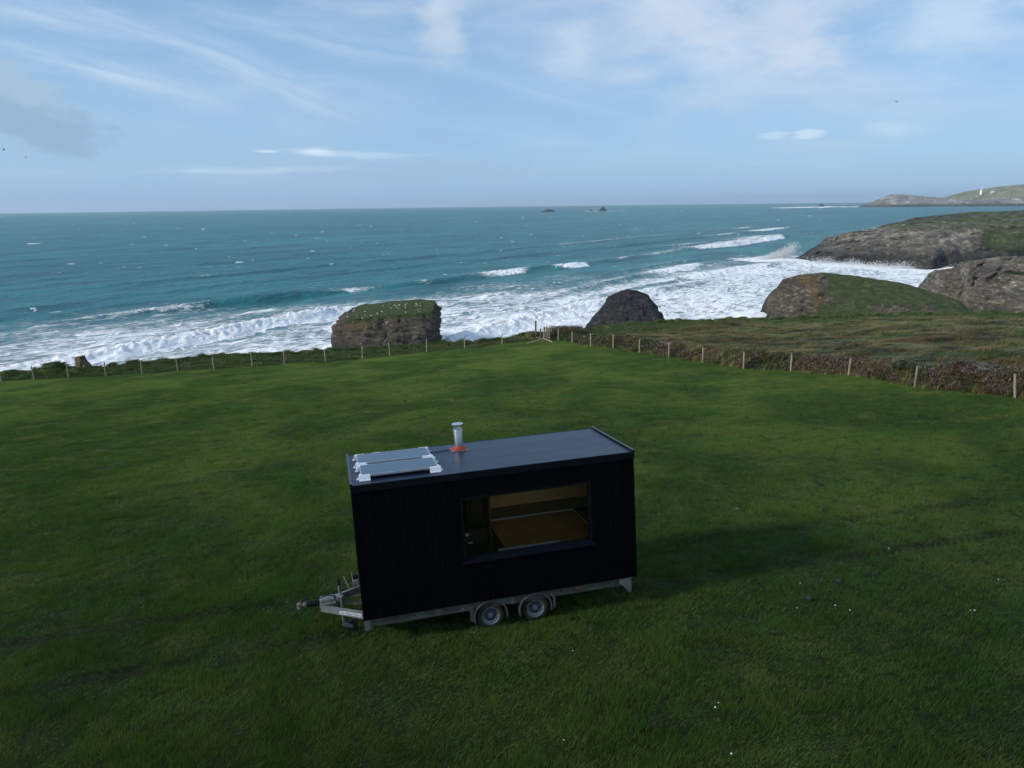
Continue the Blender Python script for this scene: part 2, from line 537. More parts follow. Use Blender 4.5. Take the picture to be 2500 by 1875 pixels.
def mat_field():
    m, t, b = new_mat("field_turf")
    p = t.pos()
    c = grass_tone(t, p)
    c = t.mix(0.88, c, (0.012, 0.013, 0.005))  # near-black soil tone also paints in the shade between blades
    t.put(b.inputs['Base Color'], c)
    b.inputs['Roughness'].default_value = 0.9; b.inputs['Specular IOR Level'].default_value = 0.1
    t.put(b.inputs['Normal'], t.bump(t.noise(p, 9, 5, 0.7), 0.8, 0.06))
    return m


def mat_blade(name, tone, tip=1.25, trans=0.4):
    m, t, b = new_mat(name)
    c = tone(t, t.pos())
    rnd = t.attr('shade')
    c = t.mix(1.0, c, t.node('ShaderNodeCombineColor', {0: rnd, 1: rnd, 2: rnd}).outputs[0], 'MULTIPLY')
    t.put(b.inputs['Base Color'], c)
    b.inputs['Roughness'].default_value = 0.45; b.inputs['Specular IOR Level'].default_value = 0.45
    tr = t.node('ShaderNodeBsdfTranslucent'); t.put(tr.inputs[0], c)
    mx = t.node('ShaderNodeMixShader'); mx.inputs[0].default_value = trans
    t.l.new(b.outputs[0], mx.inputs[1]); t.l.new(tr.outputs[0], mx.inputs[2])
    t.l.new(mx.outputs[0], t.n['Material Output'].inputs[0])
    return m


def heath_tone(t, p):
    q = t.vm('MULTIPLY', p, (1, 1.6, 0))
    big = t.noise(q, 0.10, 5, 0.6, 0.8)
    mid = t.noise(q, 0.45, 6, 0.68, 0.6)
    c = t.mix(t.ss(mid, 0.40, 0.58), (0.066, 0.094, 0.022), (0.235, 0.195, 0.078))
    c = t.mix(t.ss(big, 0.47, 0.56), c, t.mix(t.ss(mid, 0.40, 0.60), (0.030, 0.040, 0.012), (0.150, 0.105, 0.030)))
    c = t.mix(t.m('MULTIPLY', t.ss(t.noise(q, 0.22, 4, 0.6), 0.53, 0.62), 0.62), c, (0.066, 0.130, 0.024))
    c = t.mix(t.m('MULTIPLY', t.ss(t.noise(q, 0.7, 4, 0.6), 0.60, 0.70), 0.65), c, (0.185, 0.118, 0.026))
    c = t.mix(t.m('MULTIPLY', t.ss(t.noise(q, 1.0, 4, 0.7), 0.56, 0.70), 0.6), c, (0.030, 0.040, 0.015))
    return c


def rim_tone(t, p):
    mid = t.noise(p, 0.5, 5, 0.65, 0.5)
    c = t.mix(t.ss(mid, 0.38, 0.62), (0.036, 0.078, 0.014), (0.080, 0.115, 0.026))
    c = t.mix(t.m('MULTIPLY', t.ss(t.noise(p, 1.3, 4, 0.6), 0.58, 0.70), 0.6), c, (0.095, 0.085, 0.038))
    return c


def mat_tone_ground(name, tone, path=False):
    m, t, b = new_mat(name)
    p = t.pos()
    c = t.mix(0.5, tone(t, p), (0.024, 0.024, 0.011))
    if path:
        k = t.ss(t.m('ADD', t.attr('path'), t.m('MULTIPLY', t.m('SUBTRACT', t.noise(p, 1.1, 4), 0.5), 0.7)), 0.45, 0.7)
        c = t.mix(k, c, (0.075, 0.045, 0.028))
    rk = t.ss(t.attr('rock'), 0.4, 0.7)
    c = t.mix(rk, c, t.mix(t.noise(p, 0.8, 6, 0.7), (0.03, 0.028, 0.026), (0.13, 0.12, 0.10)))
    t.put(b.inputs['Base Color'], c)
    b.inputs['Roughness'].default_value = 0.92; b.inputs['Specular IOR Level'].default_value = 0.12
    t.put(b.inputs['Normal'], t.bump(t.noise(p, 5, 6, 0.7), 0.9, 0.12))
    return m


def build_ground():
    xs = np.concatenate([np.arange(-140, -64, 2.0), np.arange(-64, 62, 0.42), np.arange(62, 142, 2.0)])
    ys = np.concatenate([np.arange(-30, 3, 1.2), np.arange(3, 58, 0.5), np.arange(58, 92, 0.3), np.arange(92, 112, 0.8)])
    X, Y = np.meshgrid(xs, ys)
    Z = ground_z(X, Y)
    V = np.stack([X.ravel(), Y.ravel(), Z.ravel()], 1)
    x, y = X.ravel(), Y.ravel()
    d, s, _ = pl_dist(x, y, HEDGE_LINE); out = d * s
    d2, s2, arc = pl_dist(x, y, FENCE_CLIFF + [CORNER]); o2 = d2 * s2
    d3, s3, _ = pl_dist(x, y, CLIFF_EDGE); e = d3 * s3
    path = np.exp(-((o2 - 2.6) / 0.55) ** 2) * sstep(x, -26, -18) * 0.95
    path = np.maximum(path, np.exp(-(((x - 0.4) / 2.6) ** 2 + ((y - 72.6) / 1.1) ** 2)))
    rock = sstep(e, 2.5, 4.5)
    A = {'path': path, 'rock': rock}

    def zone(C):
        a, sa, _ = pl_dist(C[:, 0], C[:, 1], HEDGE_LINE)
        b_, sb, _ = pl_dist(C[:, 0], C[:, 1], FENCE_CLIFF + [CORNER])
        return np.where(a * sa > 0.3, 2, np.where(b_ * sb > 0.3, 1, 0))
    nr, nc = X.shape
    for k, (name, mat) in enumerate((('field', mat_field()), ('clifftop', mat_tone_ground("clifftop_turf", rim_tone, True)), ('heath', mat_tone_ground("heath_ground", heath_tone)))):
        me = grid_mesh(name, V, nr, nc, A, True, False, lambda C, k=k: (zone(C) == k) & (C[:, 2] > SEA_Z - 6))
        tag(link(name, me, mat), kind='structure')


build_ground()


# ------------------------------------------------------------------ the sea
def waves_uv(x, y):
    return 0.773 * x - 0.635 * y, 0.635 * x + 0.773 * y


def lines():
    """breaking wave crests: (v knots, u knots), height, (v knots, height share), (v knots, share of white)"""
    return [  # crest knots converted from image pixel positions on the sea plane
        # outer set, green faces with broken lips
        dict(v=[150, 244, 330, 427, 617, 900, 1247, 1500], u=[-458, -454, -442, -431, -425, -440, -455, -468], h=4.2,
             hk=([120, 190, 250, 300, 335, 390, 430, 520, 575, 640, 700, 800, 900, 1000, 1280, 1350], [0.1, 0.4, 0.95, 1.1, 0.45, 0.75, 0.8, 1, 1, 0.6, 0.45, 0.6, 0.8, 1.2, 1.3, 0.3]),
             wk=([120, 170, 225, 250, 300, 338, 345, 365, 380, 405, 415, 425, 440, 460, 500, 530, 548, 575, 600, 625, 640, 690, 715, 760, 800, 900, 930, 960, 1270, 1285], [0.0, 0.35, 0.5, 0.05, 0.02, 0.02, 0.7, 0.3, 0.0, 0.05, 0.5, 0.1, 0.05, 0.05, 0.8, 0.75, 0.2, 0.05, 1, 0.9, 0.05, 0.0, 0.5, 0.2, 0.45, 0.2, 0.7, 1, 1, 0.1])),
        # the long white roller on the left
        dict(v=[40, 110, 157, 227, 275, 300], u=[-322, -329, -336, -351, -358, -362], h=3.4,
             hk=([30, 70, 120, 200, 262, 300], [0.2, 0.8, 1, 1.1, 1.25, 0.1]), wk=([30, 80, 275, 295], [0.4, 1, 1, 0.3])),
        # inner roller towards the dark stack
        dict(v=[190, 239, 306, 385, 440, 520], u=[-228, -237, -243, -247, -250, -252], h=3.2,
             hk=([180, 215, 300, 400, 470, 560], [0.2, 0.8, 1, 1.1, 0.9, 0.1]), wk=([180, 220, 420, 520], [0.4, 1, 1, 0.2])),
        # broken pair on the right
        dict(v=[420, 500, 574, 683, 740], u=[-268, -272, -274, -270, -268], h=3.0,
             hk=([410, 470, 560, 600, 640, 700, 760], [0.1, 0.6, 0.9, 0.7, 1, 0.8, 0.1]), wk=([430, 540, 565, 600, 620, 690, 740], [0.1, 0.4, 1, 0.8, 0.9, 1, 0.2])),
        dict(v=[380, 409, 520, 650, 720], u=[-292, -297, -314, -325, -330], h=2.6,
             hk=([380, 430, 520, 600, 640, 730], [0.1, 0.6, 0.9, 1, 1.1, 0.1]), wk=([380, 450, 540, 600, 650, 720], [0.05, 0.3, 0.15, 0.8, 1, 0.2])),
        dict(v=[560, 650, 760, 860], u=[-352, -356, -362, -372], h=2.4,
             hk=([560, 640, 760, 860], [0.1, 0.9, 0.9, 0.1]), wk=([560, 640, 700, 860], [0.1, 0.25, 0.15, 0.0])),
        # further swells
        dict(v=[700, 945, 1274, 1700], u=[-500, -497, -492, -500], h=2.2,
             hk=([700, 900, 1300, 1700], [0.1, 0.8, 1, 0.3]), wk=([700, 900, 1000, 1100, 1250, 1400, 1500], [0, 0.1, 0.5, 0.1, 0.7, 0.2, 0])),
        dict(v=[300, 700, 1200, 1627, 1900], u=[-560, -560, -575, -600, -600], h=2.6,
             hk=([250, 500, 1300, 1700, 2000], [0.3, 0.7, 1.0, 1.0, 0.3]), wk=([900, 1200, 1350, 1450, 1550, 1680, 1750, 1900], [0, 0.0, 0.5, 0.1, 0.9, 0.7, 0.1, 0])),
        dict(v=[0, 400, 900, 1600, 2400], u=[-640, -650, -660, -690, -700], h=2.0,
             hk=([0, 400, 1200, 2400], [0.3, 0.8, 1.0, 0.3]), wk=([0, 330, 350, 380, 900, 920, 1600, 1700, 1800], [0, 0, 0.3, 0, 0, 0.3, 0.1, 0.6, 0])),
    ]


# rocks and shores that the swell whitens: (x, y, radius)
SURF_SPOTS = [(-55, 318, 34), (54, 350, 34), (140, 372, 60), (300, 800, 60), (330, 735, 50), (365, 685, 45), (240, 412, 30), (420, 690, 60), (270, 480, 90)]


def build_sea():
    az = np.radians(np.concatenate([np.linspace(-180, -46, 40, endpoint=False), np.linspace(-46, -37, 14, endpoint=False), np.linspace(-37, 37, 800, endpoint=False), np.linspace(37, 46, 14, endpoint=False), np.linspace(46, 180, 41)]))
    k = np.arange(62 / 235, 62 / 33000, -0.00066)
    D = np.concatenate([[60, 110, 150, 190, 215], 62 / k[62 / k < 29000], [29500]])
    A, R = np.meshgrid(az, D)
    x = (R * np.sin(A)).ravel(); y = (R * np.cos(A)).ravel(); r = R.ravel()
    u, v = waves_uv(x, y)
    dr = np.gradient(D)[:, None] * np.ones_like(A); dr = dr.ravel()
    z = np.full(len(x), 0.0)
    # open-sea swell and chop, only where the mesh can carry it
    for L, amp, ang, ph in ((140, 0.9, 0.0, 0.3), (95, 0.7, 0.25, 1.9), (61, 0.75, -0.3, 4.0), (38, 0.5, 0.5, 2.0), (24, 0.34, -0.15, 5.0), (15, 0.18, 0.7, 0.5)):
        ca, sa = math.cos(ang), math.sin(ang)
        w = ca * u + sa * v
        wob = perlin(P3(u / (L * 3), v / (L * 3), L)) * 5.0
        fade = np.clip((L / dr - 2.5) / 3, 0, 1)
        envelope = 0.55 + 0.7 * perlin(P3(u / (L * 4) + 9, v / (L * 6), L * 2))
        z += amp * fade * np.clip(envelope, 0, 2) * np.sin(2 * math.pi * w / L + wob + ph)
    n1 = fbm(P3(u / 60, v / 90, 1.0), 4)
    n2 = fbm(P3(u / 22, v / 34, 2.0), 4)
    n3 = fbm(P3(u / 7, v / 8, 3.0), 3)
    # how much white is spread between the breakers
    ub = np.interp(v, [-200, 120, 240, 330, 400, 460, 600, 760, 1000, 1600], [-535, -520, -480, -455, -440, -425, -415, -380, -350, -350])
    foam = sstep(u + 60 * n1 + 24 * n2, ub - 8, ub + 150) * 0.47
    foam = foam + 0.13 * sstep(u + 20 * n1, -345, -285) * sstep(v, 500, 100) + 0.15 * sstep(u + 25 * n1, -300, -225)
    foam = np.clip(foam + 0.22 * n1 * sstep(foam, 0.02, 0.2) + 0.1 * n2 * sstep(foam, 0.05, 0.3), 0, 0.80)
    # a calmer green pool between the outer wave and the left roller
    foam *= 1 - 0.25 * np.exp(-(((u + 395) / 26) ** 2 + ((v - 330) / 60) ** 2))
    foam *= 1 - 0.35 * np.exp(-(((u + 400) / 22) ** 2 + ((v - 470) / 110) ** 2))
    for L in lines():
        uc = np.interp(v, L['v'], L['u']) + 5 * perlin(P3(v / 45, 0.0, L['h'])) + 1.6 * perlin(P3(v / 11, 3.0, L['h']))
        inside = (v > L['v'][0] - 30) & (v < L['v'][-1] + 60)
        hs = np.interp(v, *L['hk']) * inside
        ws = np.interp(v, *L['wk']) * inside
        s = u - uc
        prof = np.where(s < 0, np.exp(s / 14.0), np.exp(-(s / (4.8 + 4.0 * ws)) ** 2))
        lump = 1 + ws * (0.55 * n3 + 0.45 * fbm(P3(u / 3.2, v / 3.2, 5.0), 2)) * np.clip(5 / dr, 0.3, 1)
        z = z * (1 - 0.7 * prof * hs.clip(0, 1)) + L['h'] * hs * prof * lump
        # hollow in front
        z -= 0.22 * L['h'] * hs * np.exp(-((s - 13) / 7) ** 2)
        ragged = 3.0 * n3 + 2.0 * n2
        white = ws * sstep(s + ragged, -7.5, -1.5) * sstep(-(s - 13 * np.clip(ws, 0.25, 1) - ragged * 1.2), -3.5, 3.5)
        trail = 0.42 * ws * sstep(s, -75, -6) * (s < 0) * (0.8 + n2)
        face = hs * np.exp(-((s - 4.5) / 4.2) ** 2) * (1 - ws)
        foam = np.maximum(foam * (1 - 0.9 * np.clip(face, 0, 1)), np.maximum(white * 1.05, trail))
    for (sx, sy, rad) in SURF_SPOTS:
        dd = np.hypot(x - sx, y - sy) / rad + 0.35 * n2 + 0.2 * n3
        foam = np.maximum(foam, 0.95 * sstep(dd, 1.25, 0.55))
    # along the feet of the far headland and the reefs
    for (ax, ay, bx, by, wid, amt) in ((2400, 6500, 4300, 6350, 220, 0.9), (2700, 6900, 3060, 6800, 160, 0.8), (190, 5450, 330, 5450, 110, 0.9), (610, 5520, 760, 5480, 110, 0.8), (2850, 7250, 3060, 7230, 200, 0.8), (330, 830, 620, 1000, 30, 0.8), (560, 1150, 900, 1250, 40, 0.7)):
        L2 = (bx - ax) ** 2 + (by - ay) ** 2
        t = np.clip(((x - ax) * (bx - ax) + (y - ay) * (by - ay)) / L2, 0, 1)
        dd = np.hypot(x - ax - t * (bx - ax), y - ay - t * (by - ay)) / wid
        foam = np.maximum(foam, amt * sstep(dd + 0.6 * n1 + 0.4 * fbm(P3(x / 120, y / 260, 6.0), 3), 1.1, 0.3))
    # scattered whitecaps on the open water: short dashes along the crests
    cap = fbm(P3(u / 9 + 2 * n2, v / 30, 7.0), 3)
    big = fbm(P3(u / 42 + n1, v / 130, 8.0), 3)
    capf = np.where(r < 1500, fbm(P3(u / 9, v / 48, 11.0), 3), np.where(r < 4000, fbm(P3(u / 20, v / 90, 14.0), 3), fbm(P3(u / 60, v / 200, 15.0), 3)))
    far = sstep(r, 350, 900)
    caps = np.maximum(sstep(cap + 0.45 * big, 0.46, 0.58) * (1 - sstep(r, 700, 1300)), sstep(capf, 0.37, 0.54) * sstep(r, 600, 1000) * (1 - 0.6 * sstep(r, 6000, 14000)))
    foam = np.maximum(foam, 0.64 * caps)
    tone = np.clip(0.5 + 0.8 * fbm(P3(u / 260, v / 700, 12.0), 4) + 0.5 * fbm(P3(u / 900, v / 2600, 13.0), 3), 0, 1)
    z = z + SEA_Z - r * r / (2 * EARTH)
    V = np.stack([x, y, z], 1)
    me = grid_mesh("sea", V, len(D), len(az), {'foam': foam, 'tone': tone}, True)
    m, t, b = new_mat("sea_water")
    p = t.pos()
    uvw = t.mapping(p, rot=(0, 0, math.atan2(0.635, 0.773)))      # x across the crests, y along them
    f = t.attr('foam')
    lace = t.noise(t.scale(uvw, (0.16, 0.085, 0.2)), 1.0, 7, 0.66, 1.2)
    veins = t.m('SUBTRACT', 1.0, t.m('ABSOLUTE', t.m('MULTIPLY', t.m('SUBTRACT', t.noise(t.scale(uvw, (0.11, 0.05, 0.1)), 1.0, 6, 0.6, 1.6), 0.5), 5.0)), clamp=True)
    pat = t.m('ADD', t.m('MULTIPLY', lace, 0.75), t.m('MULTIPLY', veins, 0.28))
    thr = t.lin(f, 0.0, 1.0, 0.75, 0.17)
    k = t.ss(t.m('SUBTRACT', pat, thr), -0.08, 0.19)
    k = t.m('MULTIPLY', k, t.ss(f, 0.02, 0.12))
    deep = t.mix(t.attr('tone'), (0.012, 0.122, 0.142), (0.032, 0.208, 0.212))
    deep = t.mix(t.m('MULTIPLY', t.ss(t.noise(t.scale(uvw, (0.03, 0.012, 0.1)), 1.0, 5, 0.6), 0.38, 0.66), 0.75), deep, (0.006, 0.082, 0.100))  # darker streaks paint the shaded wave facets into the water colour
    milk = t.mix(t.ss(f, 0.05, 0.75, 0.0, 0.85), deep, (0.20, 0.36, 0.42))    # churned water between the lines of foam
    col = t.mix(k, milk, (0.90, 0.92, 0.94))
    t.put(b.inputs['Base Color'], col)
    t.put(b.inputs['Roughness'], t.mix(k, (0.42, 0.42, 0.42), (0.85, 0.85, 0.85)))
    t.put(b.inputs['Specular IOR Level'], t.lin(k, 0, 1, 0.5, 0.1))
    b.inputs['IOR'].default_value = 1.333
    h = t.m('ADD', t.m('MULTIPLY', t.noise(t.scale(uvw, (0.20, 0.10, 0.2)), 1.0, 6, 0.62), 1.0), t.m('MULTIPLY', t.noise(t.scale(uvw, (0.045, 0.018, 0.1)), 1.0, 4, 0.6), 2.4))
    h = t.m('ADD', h, t.m('MULTIPLY', k, t.m('ADD', 0.2, t.m('MULTIPLY', lace, 0.6))))
    t.put(b.inputs['Normal'], t.bump(h, 1.0, 3.2))
    tag(link("sea", me, m), kind='structure')


build_sea()


# ------------------------------------------------------------------ rock
def mat_rock(name, scale=0.25, dark=(0.040, 0.038, 0.036), lite=(0.15, 0.135, 0.112), tilt=(0.5, 0.25, 0.3), green=((0.024, 0.052, 0.012), (0.062, 0.078, 0.022)), wet=8.0, ochre_col=(0.17, 0.115, 0.045), crack=0.7, speck=0.4):
    m, t, b = new_mat(name)
    p = t.pos()
    st = t.mapping(p, rot=tilt, k=(0.7, 0.7, 2.0))
    n1 = t.noise(st, scale, 8, 0.66, 0.8)
    n2 = t.noise(p, scale * 1.7, 8, 0.7)
    c = t.mix(t.ss(n1, 0.34, 0.68), dark, lite)
    c = t.mix(t.m('MULTIPLY', t.ss(n2, 0.54, 0.7), 0.6), c, tuple(q * 0.6 for q in dark))
    crk = t.m('ABSOLUTE', t.m('SUBTRACT', t.noise(st, scale * 1.5, 7, 0.7, 1.2), 0.5))
    c = t.mix(t.ss(crk, 0.0, 0.045, crack, 0.0), c, tuple(q * 0.3 for q in dark))
    blot = t.noise(p, scale * 0.35, 4, 0.6)
    c = t.mix(t.m('MULTIPLY', t.ss(blot, 0.42, 0.6, 1, 0), 0.5), c, tuple(q * 0.75 for q in dark))
    c = t.mix(t.m('MULTIPLY', t.ss(t.noise(st, scale * 4, 5, 0.7), 0.6, 0.72), speck), c, tuple(min(1, q * 1.5) for q in lite))
    oc = t.m('ADD', t.attr('ochre'), t.m('MULTIPLY', t.m('SUBTRACT', n2, 0.5), 0.9))
    c = t.mix(t.m('MULTIPLY', t.ss(oc, 0.35, 0.75), 0.8), c, ochre_col)
    g = t.m('ADD', t.attr('grass'), t.m('MULTIPLY', t.m('SUBTRACT', t.noise(p, scale * 2.2, 7, 0.68), 0.5), 1.3))
    gk = t.ss(g, 0.42, 0.62)
    gc = t.mix(t.ss(t.noise(p, scale * 1.2, 6, 0.65), 0.35, 0.65), green[0], green[1])
    gc = t.mix(t.m('MULTIPLY', t.ss(t.noise(p, scale * 3.5, 5, 0.7), 0.58, 0.7), 0.5), gc, (0.085, 0.075, 0.035))
    c = t.mix(gk, c, gc)
    sx = t.node('ShaderNodeSeparateXYZ'); t.put(sx.inputs[0], p)
    wk = t.ss(t.m('ADD', sx.outputs[2], t.m('MULTIPLY', n2, 6.0)), SEA_Z + wet * 0.5, SEA_Z + wet * 1.4 + 3, 1, 0)
    c = t.mix(t.m('MULTIPLY', wk, 0.75), c, (0.016, 0.016, 0.018))
    t.put(b.inputs['Base Color'], c)
    t.put(b.inputs['Roughness'], t.lin(wk, 0, 1, 0.88, 0.5))
    b.inputs['Specular IOR Level'].default_value = 0.25
    h = t.m('ADD', t.m('ADD', t.m('MULTIPLY', n1, 1.0), t.m('MULTIPLY', n2, 1.0)), t.m('MULTIPLY', t.ss(crk, 0.0, 0.08), 0.5))
    t.put(b.inputs['Normal'], t.bump(h, 1.0, 0.42 / scale))
    return m


def displace(V, amp, size, strat=(1, 1, 1), oct=6, seed=0.0, keep=None, out=None, crag=1.0):
    p = V / size * np.array(strat) + seed
    d = np.stack([fbm(p + 11, oct, 0.55), fbm(p + 47, oct, 0.55), 0.6 * fbm(p + 91, oct, 0.55)], 1)
    rd = fbm(p * 0.8 + 5, oct, 0.55, ridge=True)[:, None]
    n = d * amp + (rd - 0.35) * np.stack([perlin(p * 0.4), perlin(p * 0.4 + 31), np.zeros(len(V))], 1) * amp
    # clefts that run down the face and ledges along the bedding
    gl = fbm(np.stack([V[:, 0] / size * 1.5, V[:, 1] / size * 1.5, V[:, 2] / (size * 3.5)], 1) + seed + 3.3, 4, 0.55, ridge=True)
    c0 = V[:, :2].mean(0)
    o2 = np.stack([V[:, 0] - c0[0], V[:, 1] - c0[1]], 1) if out is None else np.tile(np.array(out, float), (len(V), 1))
    o2 = o2 / np.maximum(np.hypot(o2[:, 0], o2[:, 1]), 1e-6)[:, None]
    bed = (0.35 * V[:, 0] + 0.2 * V[:, 1] + 0.9 * V[:, 2]) / (size * 0.33) + 1.6 * fbm(V / (size * 1.3) + seed, 3)
    fr = bed - np.floor(bed)
    led = np.where(fr < 0.75, fr / 0.75, (1 - fr) / 0.25) * np.clip(0.5 + 2.2 * perlin(V / (size * 1.7) + 7), 0, 1.3)
    k = amp * crag * (-0.9 * np.clip(gl - 0.25, 0, 1) * 1.6 + 0.55 * led)
    n[:, 0] += o2[:, 0] * k; n[:, 1] += o2[:, 1] * k
    if keep is not None:
        n = n * keep[:, None]
    return V + n


def ring_rock(name, cx, cy, prof, zb, ztop, power=2.6, amp=1.6, size=9.0, nr=46, na=150, dome=0.25, mat=None, grass=None, ochre=None, rot=0.0, strat=(0.8, 0.8, 1.8), seed=0.0, topamp=0.35):
    """stack of rock: prof = list of (height share, left, right, front, back half-widths)"""
    th = np.linspace(0, 2 * math.pi, na, endpoint=False)
    P = np.array(prof)
    c, s = np.cos(th), np.sin(th)
    base = 1.0 / (np.abs(c) ** power + np.abs(s) ** power) ** (1 / power)
    V = []; H = []
    nt = 22
    for i in range(nr + nt):
        if i < nr:
            h = i / (nr - 1); k = 1.0
        else:
            h = 1.0; k = 1 - (i - nr + 1) / (nt)
            k = max(k, 0.004)
        l, r, f, b = [np.interp(h, P[:, 0], P[:, q]) for q in (1, 2, 3, 4)]
        ex = np.where(c > 0, r, l) * c * base * k; ey = np.where(s > 0, b, f) * s * base * k
        xx = cx + ex * math.cos(rot) - ey * math.sin(rot); yy = cy + ex * math.sin(rot) + ey * math.cos(rot)
        zt = ztop(xx, yy) + dome * (1 - k * k)
        zz = zb + (zt - zb) * h
        V.append(np.stack([xx, yy, zz], 1)); H.append(np.full(na, h if i < nr else 1 + (1 - k)))
    V = np.concatenate(V); H = np.concatenate(H)
    keep = np.where(H > 1, topamp, 1.0)
    V2 = displace(V, amp, size, strat, 6, seed, keep)
    at = {'grass': grass(V2, H) if grass else np.zeros(len(V)), 'ochre': ochre(V2, H) if ochre else np.zeros(len(V))}
    me = grid_mesh(name, V2, nr + nt, na, at, True, True)
    return link(name, me, mat)


def loft_rock(name, st, nd, zb, amp, size, shape=0.6, nn=220, back=60.0, mat=None, grass=None, ochre=None, seed=0.0, strat=(1, 1, 2.0), smooth_base=None, bdrop=0.9):
    """headland: st = list of crest point (x,y,z) and foot point (x,y) on the near side; drops away behind"""
    st = np.array(st, float)
    L = np.concatenate([[0], np.cumsum(np.hypot(np.diff(st[:, 0]), np.diff(st[:, 1])) + 0.5 * np.abs(np.diff(st[:, 2])))])
    q = np.linspace(0, L[-1], nn)
    I = np.stack([np.interp(q, L, st[:, k]) for k in range(5)], 1)
    rows = []
    T = []
    nb = nd // 3
    for i in range(nd + nb):
        if i < nd:
            t = i / (nd - 1)
            xy = I[:, 3:5] * (1 - t) + I[:, 0:2] * t
            sh = shape if np.isscalar(shape) else np.interp(q / L[-1], np.linspace(0, 1, len(shape)), shape)
            # steep foot, then easing over to the crest
            z = zb + (I[:, 2] - zb) * np.where(t > 0, np.power(np.clip(t, 1e-6, 1), sh), 0.0)
            rows.append(np.stack([xy[:, 0], xy[:, 1], z], 1)); T.append(np.full(nn, t))
        else:
            t = (i - nd + 1) / nb
            dv = I[:, 0:2] - I[:, 3:5]; dv = dv / np.maximum(np.hypot(dv[:, 0], dv[:, 1]), 1e-6)[:, None]
            xy = I[:, 0:2] + dv * back * t
            z = I[:, 2] + (zb - I[:, 2]) * bdrop * t ** 1.6
            rows.append(np.stack([xy[:, 0], xy[:, 1], z], 1)); T.append(np.full(nn, 1 + t))
    V = np.concatenate(rows); T = np.concatenate(T); Q = np.tile(q / L[-1], nd + nb)
    soft = np.ones(len(V))
    if grass:
        g0 = grass(V, T, Q); soft = 1 - 0.5 * sstep(g0, 0.4, 0.8)
    dv0 = st[:, 3:5] - st[:, 0:2]; dv0 = dv0.mean(0)
    V2 = displace(V, amp, size, strat, 6, seed, soft, dv0)
    at = {'grass': grass(V2, T, Q) if grass else np.zeros(len(V)), 'ochre': ochre(V2, T, Q) if ochre else np.zeros(len(V))}
    me = grid_mesh(name, V2, nd + nb, nn, at, True)
    return link(name, me, mat)


slate = mat_rock("slate_stack", 0.42, (0.085, 0.076, 0.062), (0.27, 0.225, 0.155), tilt=(0.7, 0.55, 0.3), green=((0.036, 0.066, 0.016), (0.090, 0.112, 0.034)))
slate_dark = mat_rock("slate_dark", 0.32, (0.038, 0.038, 0.040), (0.105, 0.098, 0.092), wet=5.0, tilt=(0.7, 0.4, 0.3))


def g_lstack(V, H):
    top = sstep(H, 0.84, 1.02)
    side = 0.36 * sstep(V[:, 0], -72, -62) * sstep(H, 0.1, 0.6)
    return np.clip(np.maximum(top * sstep(V[:, 0], -74, -66), side), 0, 1)


o = ring_rock("sea_stack", -54.6, 318.0,
              [(0, 23.5, 24.5, 19, 18), (0.25, 22.8, 23.2, 18, 17.5), (0.45, 22.5, 22.6, 15.5, 17), (0.62, 22.4, 22.8, 14.0, 16.5), (0.8, 21.4, 22.9, 13.4, 16.3), (0.93, 19.6, 22.6, 12.6, 15.8), (1.0, 16.6, 22.0, 11.6, 15.2)],
              SEA_Z - 3, lambda x, y: -38.4 + 2.4 * sstep(x, -72, -42) + 0.11 * (y - 318), 5.0, 1.9, 7.0, mat=slate, grass=g_lstack,
              ochre=lambda V, H: 0.5 * np.exp(-((V[:, 0] + 65 + 6 * fbm(V * 0.2, 3)) / 4.0) ** 2) * sstep(H, 0.2, 0.5) + 0.2 * sstep(H, 0.5, 0.9), seed=2.0)
tag(o, "flat-topped sea stack with a grassy cap and roosting white gulls", "sea stack")
LSTACK = o

o = ring_rock("sea_stack", 55.2, 349.0,
              [(0, 23.5, 21.5, 17, 17), (0.22, 21.0, 20.2, 15.5, 16), (0.42, 17.4, 18.4, 13.0, 15), (0.58, 14.6, 16.2, 11.0, 13), (0.72, 12.2, 14.4, 9.0, 11.5), (0.84, 10.2, 12.8, 7.0, 9.5), (0.93, 7.6, 11.2, 5.0, 7.5), (1.0, 3.6, 7.6, 2.5, 4.0)],
              SEA_Z - 3, lambda x, y: -34.0 - 0.06 * np.abs(x - 53), 2.3, 1.8, 8.0, mat=slate_dark, dome=1.0,
              grass=lambda V, H: 0.22 * sstep(V[:, 0], 58, 66) * sstep(H, 0.4, 0.8), seed=5.0, strat=(0.7, 0.7, 1.5), topamp=0.8)
tag(o, "dark domed sea stack of bare rock standing in the white surf", "sea stack")

# the green whaleback beside the heath
mound = [(124, 366, -56, 118, 352), (128.4, 368.3, -51.4, 121, 348), (129.8, 367.8, -44.9, 123, 344), (131.6, 367.1, -39.2, 126, 340), (132.5, 366.8, -35.2, 128, 337), (136.1, 365.5, -30.7, 131, 333), (141.6, 363.4, -28.6, 135, 330), (149.1, 360.4, -27.4, 140, 327),  # crests in this and later rock tables: image outline pixels at chosen distances
         (154.5, 358.1, -27.5, 145, 325), (164.0, 353.9, -28.3, 153, 321), (173.1, 349.5, -29.6, 161, 316), (181.5, 345.2, -30.8, 168, 311), (188.7, 341.3, -32.9, 174, 307), (193.5, 338.6, -34.7, 178, 304), (199.0, 335.4, -36.3, 183, 300), (202.6, 333.2, -38.3, 188, 298), (209, 329.5, -43.0, 194, 296), (222, 324, -47, 208, 290), (240, 316, -50, 226, 282)]


